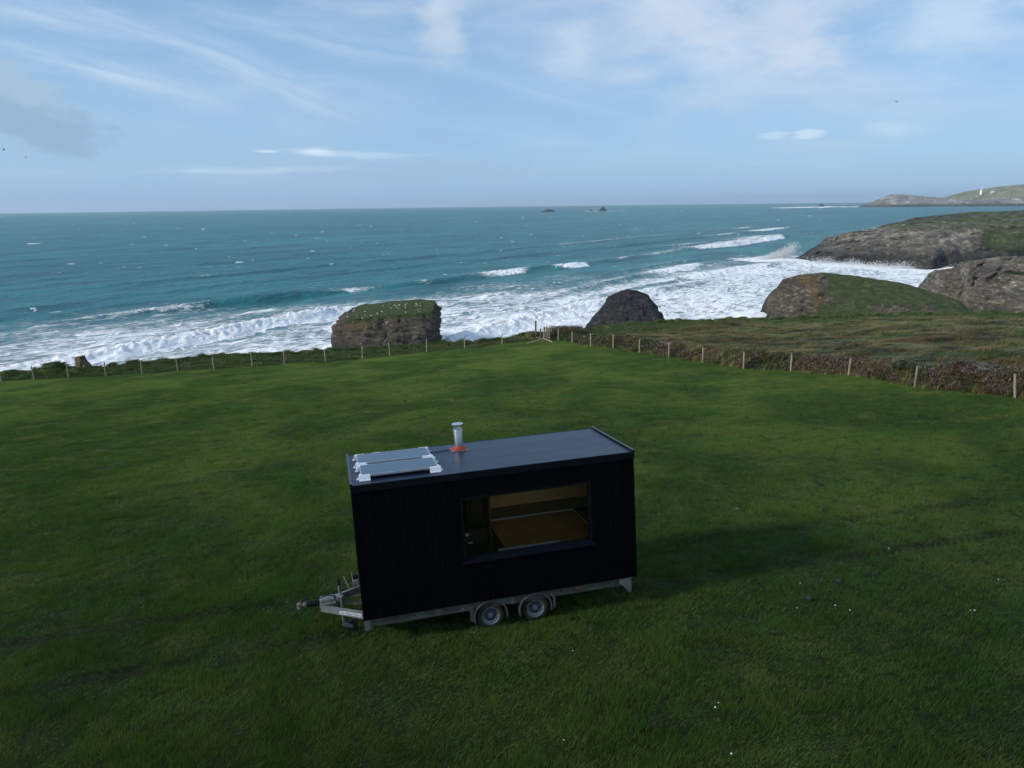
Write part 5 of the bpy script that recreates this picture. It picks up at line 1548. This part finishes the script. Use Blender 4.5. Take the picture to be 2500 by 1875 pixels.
def flakes(name, pts, sizes, label_kind='stuff'):
    pts = np.asarray(pts); n = len(pts)
    base = np.array([(1, 1, 1), (1, -1, -1), (-1, 1, -1), (-1, -1, 1)]) * 0.5
    R = rng.normal(size=(n, 4, 3)) * 0.25
    V = (pts[:, None, :] + (base[None] + R) * sizes[:, None, None]).reshape(-1, 3)
    F = (np.arange(n)[:, None, None] * 4 + np.array([(0, 1, 2), (0, 3, 1), (0, 2, 3), (1, 3, 2)])[None]).reshape(-1, 3)
    o = link(name, raw_mesh(name, V, F, None, True), M_spray)
    return tag(o, kind=label_kind)


def spray_cloud():
    P = []; Sz = []
    # sheet of spray thrown up the tip of the headland
    n = 9000
    s = rng.random(n) ** 0.8; a = rng.random(n)
    x = 302 - 34 * (1 - s) + rng.normal(size=n) * 3; y = 806 - 10 * (1 - s) + rng.normal(size=n) * 5 + 6
    hmax = 3 + 16 * s ** 1.6
    P.append(np.stack([x + 9 * a * s, y, SEA_Z - 0.5 + hmax * a ** 1.5], 1)); Sz.append(0.20 + 0.45 * rng.random(n) * (1 - 0.6 * a))
    # lesser bursts along its foot
    for (ax, ay, w, h, k) in ((322, 752, 10, 7, 1200), (338, 730, 9, 6, 1000), (352, 708, 9, 5, 900), (364, 688, 8, 7, 1300), (395, 686, 16, 6, 1500), (420, 690, 16, 5, 900), (262, 437, 7, 4, 500)):
        k = k * 2
        q = rng.random(k)
        P.append(np.stack([ax + rng.normal(size=k) * w, ay + rng.normal(size=k) * 4, SEA_Z + h * q ** 2.2 * rng.random(k)], 1)); Sz.append(0.14 + 0.34 * rng.random(k))
    flakes("sea_spray", np.concatenate(P), np.concatenate(Sz))


spray_cloud()


def foam_crests():
    """churned lumps along the tops and fronts of the breaking rollers"""
    P = []; Sz = []
    for L in lines():
        v0, v1 = L['v'][0], L['v'][-1]
        n = int((v1 - v0) * 40)
        v = v0 + rng.random(n) * (v1 - v0)
        w = np.interp(v, *L['wk']); hs = np.interp(v, *L['hk'])
        keep = rng.random(n) < w ** 2 * 0.9
        v = v[keep]; w = w[keep]; hs = hs[keep]; n = len(v)
        if n == 0: continue
        uc = np.interp(v, L['v'], L['u']) + 5 * perlin(P3(v / 45, 0.0, L['h'])) + 1.6 * perlin(P3(v / 11, 3.0, L['h']))
        s = rng.normal(size=n) * 3.2 + 2.0
        prof = np.where(s < 0, np.exp(s / 14.0), np.exp(-(s / 6.5) ** 2))
        u = uc + s
        x = 0.773 * u + 0.635 * v; y = -0.635 * u + 0.773 * v
        clump = np.clip(0.5 + 1.4 * fbm(P3(u / 5, v / 7, 2.0), 3), 0, 1.4)
        z = SEA_Z - (x * x + y * y) / (2 * EARTH) + L['h'] * hs * prof * (0.85 + 0.35 * clump * rng.random(n)) 
        P.append(np.stack([x, y, z], 1)); Sz.append((0.15 + 0.35 * rng.random(n)) * np.clip(0.6 + 0.4 * clump, 0.4, 1.2))
    flakes("breaker_foam", np.concatenate(P), np.concatenate(Sz))


foam_crests()

# ------------------------------------------------------------------ vegetation
def blades(n, rad, h0, h1, w, lean, seed, wind=(0.0, 0.0), segs=1, square=True):
    r = np.random.default_rng(seed)
    if square: c = (r.random((n, 2)) - 0.5) * 2 * rad
    else:
        a = r.random(n) * 6.283; q = np.sqrt(r.random(n)) * rad; c = np.stack([q * np.cos(a), q * np.sin(a)], 1)
    ang = r.random(n) * 6.283; h = h0 + (h1 - h0) * r.random(n) ** 1.2
    d = np.stack([np.cos(ang), np.sin(ang)], 1)
    tip = c + d * (lean * h * (0.3 + r.random(n)))[:, None] + np.array(wind)[None] * h[:, None]
    sd = np.stack([-np.sin(ang + 0.7), np.cos(ang + 0.7)], 1) * (w * (0.7 + 0.6 * r.random(n)) / 2)[:, None]
    sh = 0.72 + 0.5 * r.random(n)
    V = []; A = []
    if segs == 1:
        V = np.stack([np.c_[c - sd, np.full(n, -0.02)], np.c_[c + sd, np.full(n, -0.02)], np.c_[tip, h]], 1).reshape(-1, 3)
        F = np.arange(n * 3).reshape(n, 3)
        A = np.repeat(sh, 3)
    else:
        m = c + (tip - c) * 0.38
        V = np.stack([np.c_[c - sd, np.full(n, -0.03)], np.c_[c + sd, np.full(n, -0.03)], np.c_[m - sd * 0.8, h * 0.72], np.c_[m + sd * 0.8, h * 0.72], np.c_[tip, h * 0.92]], 1).reshape(-1, 3)
        b = np.arange(n)[:, None] * 5
        F = np.concatenate([b + np.array([[0, 1, 3]]), b + np.array([[0, 3, 2]]), b + np.array([[2, 3, 4]])])
        A = np.repeat(sh, 5)
    return V, F, A


def source(name, V, F, A, mat):
    me = raw_mesh(name, V, F, {'shade': A}, False); me.materials.append(mat)
    return bpy.data.objects.new(name, me)


def scatter(name, P, eul, scl, idx, sources, label=None):
    """one object that carries a source mesh on every point"""
    coll = bpy.data.collections.new(name + "_kinds")
    for s in sources: coll.objects.link(s)
    me = bpy.data.meshes.new(name)
    me.vertices.add(len(P)); me.vertices.foreach_set('co', np.asarray(P, np.float32).ravel())
    for nm, ar in (('eul', eul), ('scl', scl)):
        a = me.attributes.new(nm, 'FLOAT_VECTOR', 'POINT'); a.data.foreach_set('vector', np.asarray(ar, np.float32).ravel())
    a = me.attributes.new('pick', 'INT', 'POINT'); a.data.foreach_set('value', np.asarray(idx, np.int32))
    o = link(name, me)
    ng = bpy.data.node_groups.new(name + "_nodes", 'GeometryNodeTree')
    ng.interface.new_socket("Geometry", in_out='INPUT', socket_type='NodeSocketGeometry'); ng.interface.new_socket("Geometry", in_out='OUTPUT', socket_type='NodeSocketGeometry')
    N = ng.nodes; Lk = ng.links
    gi = N.new('NodeGroupInput'); go = N.new('NodeGroupOutput')
    mp = N.new('GeometryNodeMeshToPoints'); Lk.new(gi.outputs[0], mp.inputs['Mesh'])
    ip = N.new('GeometryNodeInstanceOnPoints'); Lk.new(mp.outputs[0], ip.inputs['Points'])
    ci = N.new('GeometryNodeCollectionInfo'); ci.inputs['Collection'].default_value = coll; ci.inputs['Separate Children'].default_value = True; ci.inputs['Reset Children'].default_value = True
    Lk.new(ci.outputs[0], ip.inputs['Instance']); ip.inputs['Pick Instance'].default_value = True

    def na(nm, ty):
        q = N.new('GeometryNodeInputNamedAttribute'); q.data_type = ty; q.inputs['Name'].default_value = nm
        return q.outputs['Attribute']
    er = N.new('FunctionNodeEulerToRotation'); Lk.new(na('eul', 'FLOAT_VECTOR'), er.inputs[0])
    Lk.new(er.outputs[0], ip.inputs['Rotation']); Lk.new(na('scl', 'FLOAT_VECTOR'), ip.inputs['Scale']); Lk.new(na('pick', 'INT'), ip.inputs['Instance Index'])
    Lk.new(ip.outputs[0], go.inputs[0])
    md = o.modifiers.new("scatter", 'NODES'); md.node_group = ng
    return tag(o, label, kind='stuff')


def tilted(x, y, yaw):
    """euler angles that lay an instance on the slope, turned by yaw"""
    e = 0.25
    sx = (ground_z(x + e, y, False) - ground_z(x - e, y, False)) / (2 * e)
    sy = (ground_z(x, y + e, False) - ground_z(x, y - e, False)) / (2 * e)
    n = np.stack([-sx, -sy, np.ones_like(sx)], 1); n /= np.linalg.norm(n, axis=1)[:, None]
    a = np.stack([np.cos(yaw), np.sin(yaw), np.zeros_like(yaw)], 1)
    a -= n * (a * n).sum(1)[:, None]; a /= np.linalg.norm(a, axis=1)[:, None]
    b = np.cross(n, a)
    # columns a b n
    ry = np.arcsin(-a[:, 2].clip(-1, 1)); rx = np.arctan2(b[:, 2], n[:, 2]); rz = np.arctan2(a[:, 1], a[:, 0])
    return np.stack([rx, ry, rz], 1)


def in_view(x, y, m=1.10, near=2.0):
    return (y > near) & (np.abs(x) < (y * 0.70 + 1.6) * m + 5.0)


def signed(x, y, line):
    d, s, _ = pl_dist(x, y, line); return d * s


blade_mat = mat_blade("grass_blade", grass_tone)
heath_mat = mat_blade("heath_blade", heath_tone, trans=0.2)
rim_mat = mat_blade("clifftop_blade", rim_tone, trans=0.2)

# mown field
sp = 0.27
xs, ys = np.meshgrid(np.arange(-62, 34, sp), np.arange(2.0, 74, sp))
x = xs.ravel() + rng.uniform(-.13, .13, xs.size); y = ys.ravel() + rng.uniform(-.13, .13, xs.size)
k = in_view(x, y); x, y = x[k], y[k]
k = (signed(x, y, HEDGE_LINE) < 0.35) & (signed(x, y, FENCE_CLIFF + [CORNER]) < 0.2)
x, y = x[k], y[k]
z = ground_z(x, y)
tuss = fbm(P3(x * 1.1, y * 1.3, 0.5), 4); patch = fbm(P3(x * 0.22, y * 0.3, 3.5), 3)
hz = np.clip(0.95 + 1.7 * tuss + 0.6 * patch, 0.30, 2.6)
# pressed flat where the wheels ran and under the cabin
cx_, sx_ = math.cos(YAW), math.sin(YAW)
vv = -sx_ * x + cx_ * y
for v0 in (11.62, 13.5):
    hz *= 1 - 0.5 * np.exp(-((vv - v0) / 0.16) ** 2)
hz *= 1 + 0.9 * np.exp(-((signed(x, y, HEDGE_LINE) + 0.2) / 0.35) ** 2)
P = np.stack([x, y, z + 0.004], 1)
eul = tilted(x, y, rng.normal(size=len(x)) * 0.35)
scl = np.stack([np.full(len(x), 1.0), np.full(len(x), 1.0), hz], 1)
src = [source("grass_patch_%d" % q, *blades(300, 0.20, 0.030, 0.075, 0.0075, 0.60, 40 + q, (0.42, -0.12)), blade_mat) for q in range(5)]
scatter("grass", P, eul, scl, rng.integers(0, 5, len(x)), src)
NG = len(x)

# rough turf between fence and cliff edge, and the green rim beyond the heath
xs, ys = np.meshgrid(np.arange(-64, 75, 0.36), np.arange(40, 92, 0.36))
x = xs.ravel() + rng.uniform(-.2, .2, xs.size); y = ys.ravel() + rng.uniform(-.2, .2, xs.size)
k = in_view(x, y); x, y = x[k], y[k]
hs, fs, es = signed(x, y, HEDGE_LINE), signed(x, y, FENCE_CLIFF + [CORNER]), signed(x, y, CLIFF_EDGE)
onpath = np.exp(-((fs - 2.6) / 0.55) ** 2) * (x > -24) * (hs < 0)
k = (((hs <= 0.3) & (fs > 0.2)) | ((hs > 0.3) & (es > -14 + 3.5 * perlin(P3(x * 0.15, y * 0.15, 1.0))))) & (es < 1.6) & (rng.random(len(x)) > onpath * 0.8)
x, y, es = x[k], y[k], es[k]
z = ground_z(x, y); k = z > -20; x, y, z = x[k], y[k], z[k]
hz = np.clip(0.9 + 1.2 * fbm(P3(x * 0.6, y * 0.8, 7.5), 4), 0.3, 2.2)
src = [source("turf_patch_%d" % q, *blades(90, 0.26, 0.06, 0.17, 0.018, 0.9, 60 + q, (0.8, -0.3), 2), rim_mat) for q in range(4)]
scatter("clifftop_grass", np.stack([x, y, z], 1), tilted(x, y, rng.normal(size=len(x)) * 0.4), np.stack([np.ones_like(x), np.ones_like(x), hz], 1), rng.integers(0, 4, len(x)), src)

# heath: wind-combed coarse grass and low scrub
xs, ys = np.meshgrid(np.arange(2, 75, 0.40), np.arange(18, 88, 0.40))
x = xs.ravel() + rng.uniform(-.24, .24, xs.size); y = ys.ravel() + rng.uniform(-.24, .24, xs.size)
k = in_view(x, y, 1.12); x, y = x[k], y[k]
hs, es = signed(x, y, HEDGE_LINE), signed(x, y, CLIFF_EDGE)
k = (hs > 0.25) & (es < -10.0 + 3.5 * perlin(P3(x * 0.15, y * 0.15, 1.0))); x, y, hs = x[k], y[k], hs[k]
z = ground_z(x, y)
hz = np.clip(0.9 + 1.1 * fbm(P3(x * 0.45, y * 0.6, 2.5), 4) + 0.5 * perlin(P3(x * 0.12, y * 0.12, 5.0)), 0.25, 2.2)
src = [source("heath_patch_%d" % q, *blades(110, 0.34, 0.16, 0.40, 0.022, 1.0, 80 + q, (1.0, -0.35), 2), heath_mat) for q in range(5)]
scatter("heath_grass", np.stack([x, y, z - 0.02], 1), tilted(x, y, rng.normal(size=len(x)) * 0.4), np.stack([np.ones_like(x), np.ones_like(x), hz], 1), rng.integers(0, 5, len(x)), src)


# brambles, dead bracken and gorse on the bank
def bramble_src(seed, mat_leaf, mat_stem, nl, ns, rad, h):
    r = np.random.default_rng(seed)
    V = []; F = []; A = []; MI = []
    for i in range(ns):
        a = r.random() * 6.28; l = rad * (0.7 + 0.8 * r.random()); hh = h * (0.5 + 0.7 * r.random())
        o = (r.random(2) - 0.5) * rad
        pts = [np.array([o[0] + math.cos(a) * l * t, o[1] + math.sin(a) * l * t, hh * 4 * t * (1 - t * 0.82) * 0.62]) for t in (0, 0.3, 0.6, 1.0)]
        w = 0.006; sd = np.array([-math.sin(a), math.cos(a), 0.3]) * w
        b = len(V)
        for p_ in pts: V += [p_ - sd, p_ + sd]
        for q in range(3): F += [(b + q * 2, b + q * 2 + 1, b + q * 2 + 3), (b + q * 2, b + q * 2 + 3, b + q * 2 + 2)]; MI += [1, 1]
        A += [0.7 + 0.6 * r.random()] * 8
    for i in range(nl):
        a = r.random() * 6.28; q = math.sqrt(r.random()) * rad; zz = h * (0.15 + 0.85 * r.random()) * (1 - 0.6 * (q / rad) ** 2)
        c = np.array([q * math.cos(a), q * math.sin(a), zz]); u = r.normal(size=3); u /= np.linalg.norm(u); w = np.cross(u, r.normal(size=3)); w /= np.linalg.norm(w)
        s = 0.045 * (0.6 + 0.8 * r.random()); b = len(V)
        V += [c - u * s, c + w * s * 0.6, c + u * s, c - w * s * 0.6]; F += [(b, b + 1, b + 2), (b, b + 2, b + 3)]; MI += [0, 0]; A += [0.6 + 0.7 * r.random()] * 4
    me = raw_mesh("bramble_clump", np.array(V), np.array(F), {'shade': np.array(A)}, False)
    me.materials.append(mat_leaf); me.materials.append(mat_stem)
    me.polygons.foreach_set('material_index', np.array(MI, np.int32))
    return bpy.data.objects.new("bramble_clump_%d" % seed, me)


def tone_const(a, b_, s=1.1):
    return lambda t, p: t.mix(t.ss(t.noise(p, s, 4, 0.6), 0.38, 0.62), a, b_)


red_leaf = mat_blade("bracken_leaf", tone_const((0.085, 0.046, 0.028), (0.165, 0.115, 0.058)), trans=0.2)
grn_leaf = mat_blade("bramble_leaf", tone_const((0.026, 0.050, 0.014), (0.060, 0.072, 0.024)), trans=0.2)
gor_leaf = mat_blade("gorse_leaf", tone_const((0.030, 0.034, 0.014), (0.070, 0.056, 0.020)), trans=0.15)
stem_m = mat_blade("bramble_stem", tone_const((0.085, 0.055, 0.040), (0.155, 0.120, 0.085), 2.0), trans=0.0)
P = []; idx = []
for i in range(850):
    s = random.random(); m = len(HEDGE_LINE) - 2
    q = s * m; a = int(q); f = q - a
    (ax, ay), (bx, by) = HEDGE_LINE[a], HEDGE_LINE[a + 1]
    L = math.hypot(bx - ax, by - ay); nx, ny = -(by - ay) / L, (bx - ax) / L
    k = random.gauss(1.15, 0.62)
    if k < 0.25: continue
    x, y = ax + (bx - ax) * f + nx * k, ay + (by - ay) * f + ny * k
    g = float(perlin(np.array([[x * 0.16, y * 0.16, 1.5]]))[0]); g2 = float(perlin(np.array([[x * 0.3, y * 0.3, 7.5]]))[0])
    if g2 < -0.28 and k > 0.6: continue
    P.append((x, y, gz(x, y) - 0.03)); idx.append((0, 1)[i % 2] if g > -0.16 + 0.35 * (y > 58) else ((2, 3)[i % 2] if g > -0.32 else 4))
P = np.array(P); n = len(P)
src = [bramble_src(1, red_leaf, stem_m, 110, 20, 0.42, 0.38), bramble_src(2, red_leaf, stem_m, 70, 30, 0.48, 0.44), bramble_src(3, grn_leaf, stem_m, 130, 5, 0.40, 0.34), bramble_src(4, grn_leaf, stem_m, 110, 8, 0.44, 0.36), bramble_src(5, gor_leaf, stem_m, 130, 4, 0.42, 0.42)]
scatter("bramble", P, np.stack([np.zeros(n), np.zeros(n), rng.random(n) * 6.28], 1), (0.7 + 0.6 * rng.random(n))[:, None] * np.ones((n, 3)), idx, src)

# low gorse and heather out on the heath
xs = rng.uniform(6, 62, 3600); ys = rng.uniform(24, 82, 3600)
g = perlin(P3(xs * 0.12, ys * 0.19, 4.4)) + 0.5 * perlin(P3(xs * 0.4, ys * 0.5, 9.4))
k = in_view(xs, ys, 1.12) & (signed(xs, ys, HEDGE_LINE) > 1.6) & (signed(xs, ys, CLIFF_EDGE) < -6) & (g > 0.10)
x, y = xs[k], ys[k]; n = len(x)
scatter("low_scrub", np.stack([x, y, ground_z(x, y) - 0.03], 1), np.stack([np.zeros(n), np.zeros(n), rng.random(n) * 6.28], 1), np.stack([1 + 0.6 * rng.random(n), 1 + 0.6 * rng.random(n), 0.5 + 0.5 * rng.random(n)], 1), rng.integers(0, 2, n),
        [bramble_src(6, gor_leaf, stem_m, 100, 4, 0.50, 0.40), bramble_src(7, red_leaf, stem_m, 60, 10, 0.46, 0.34)])
# shrubs in the corner behind the gate
P = [(3.3 + random.gauss(2.2, 0.9), 71 + random.gauss(1.6, 0.8)) for _ in range(110)]
P = np.array([(a, b, gz(a, b) + random.uniform(0, 0.55)) for a, b in P]); n = len(P)
scatter("corner_thicket", P, np.stack([np.zeros(n), np.zeros(n), rng.random(n) * 6.28], 1), (0.8 + 0.6 * rng.random(n))[:, None] * np.ones((n, 3)), rng.integers(0, 3, n),
        [bramble_src(8, grn_leaf, stem_m, 80, 6, 0.42, 0.42), bramble_src(9, gor_leaf, stem_m, 80, 6, 0.42, 0.44), bramble_src(10, red_leaf, stem_m, 50, 8, 0.42, 0.40)])

# ------------------------------------------------------------------ unseen cloud mesh, added to shade the near field
def added_shade_cloud():
    bm = bmesh.new(); bmesh.ops.create_icosphere(bm, subdivisions=5, radius=1.0)
    V = np.array([v.co[:] for v in bm.verts])
    q = V * np.array((300.0, 92.0, 50.0))
    n = fbm(q / 70.0 + 3.0, 5, 0.55); n2 = fbm(q / 25.0 + 9.0, 3)
    q = q * (1 + 0.42 * n + 0.10 * n2)[:, None]
    q[:, 2] = np.where(q[:, 2] < -14, -14 + 0.25 * (q[:, 2] + 14), q[:, 2])      # flat base
    for v, c in zip(bm.verts, q): v.co = c
    me = bpy.data.meshes.new("shade_cloud"); bm.to_mesh(me); bm.free()
    me.polygons.foreach_set('use_smooth', [True] * len(me.polygons))
    m, t, b = new_mat("cloud_white")
    b.inputs['Base Color'].default_value = (0.9, 0.9, 0.9, 1); b.inputs['Roughness'].default_value = 1.0; b.inputs['Specular IOR Level'].default_value = 0.0
    o = link("shade_cloud", me, m, None, CLOUD_AT)
    tag(o, kind='structure')


_alt = 178.0
CLOUD_AT = Vector((0, -84, 0)) + _s * (_alt / _s.z)
added_shade_cloud()

# ------------------------------------------------------------------ air
HAZE = 4.0e-5
if HAZE:
    hz_o = link("haze", MB().box(-30000, 30000, -30000, 30000, -118.0, 128.0).mesh("haze"))
    hm = bpy.data.materials.new("sea_air"); hm.use_nodes = True
    for nd_ in list(hm.node_tree.nodes):
        if nd_.type != 'OUTPUT_MATERIAL': hm.node_tree.nodes.remove(nd_)
    pv = hm.node_tree.nodes.new('ShaderNodeVolumePrincipled')
    pv.inputs['Color'].default_value = (0.70, 0.86, 1.0, 1); pv.inputs['Density'].default_value = HAZE; pv.inputs['Anisotropy'].default_value = 0.2
    hm.node_tree.links.new(pv.outputs[0], hm.node_tree.nodes['Material Output'].inputs['Volume'])
    hz_o.data.materials.append(hm)
    tag(hz_o, kind='stuff')
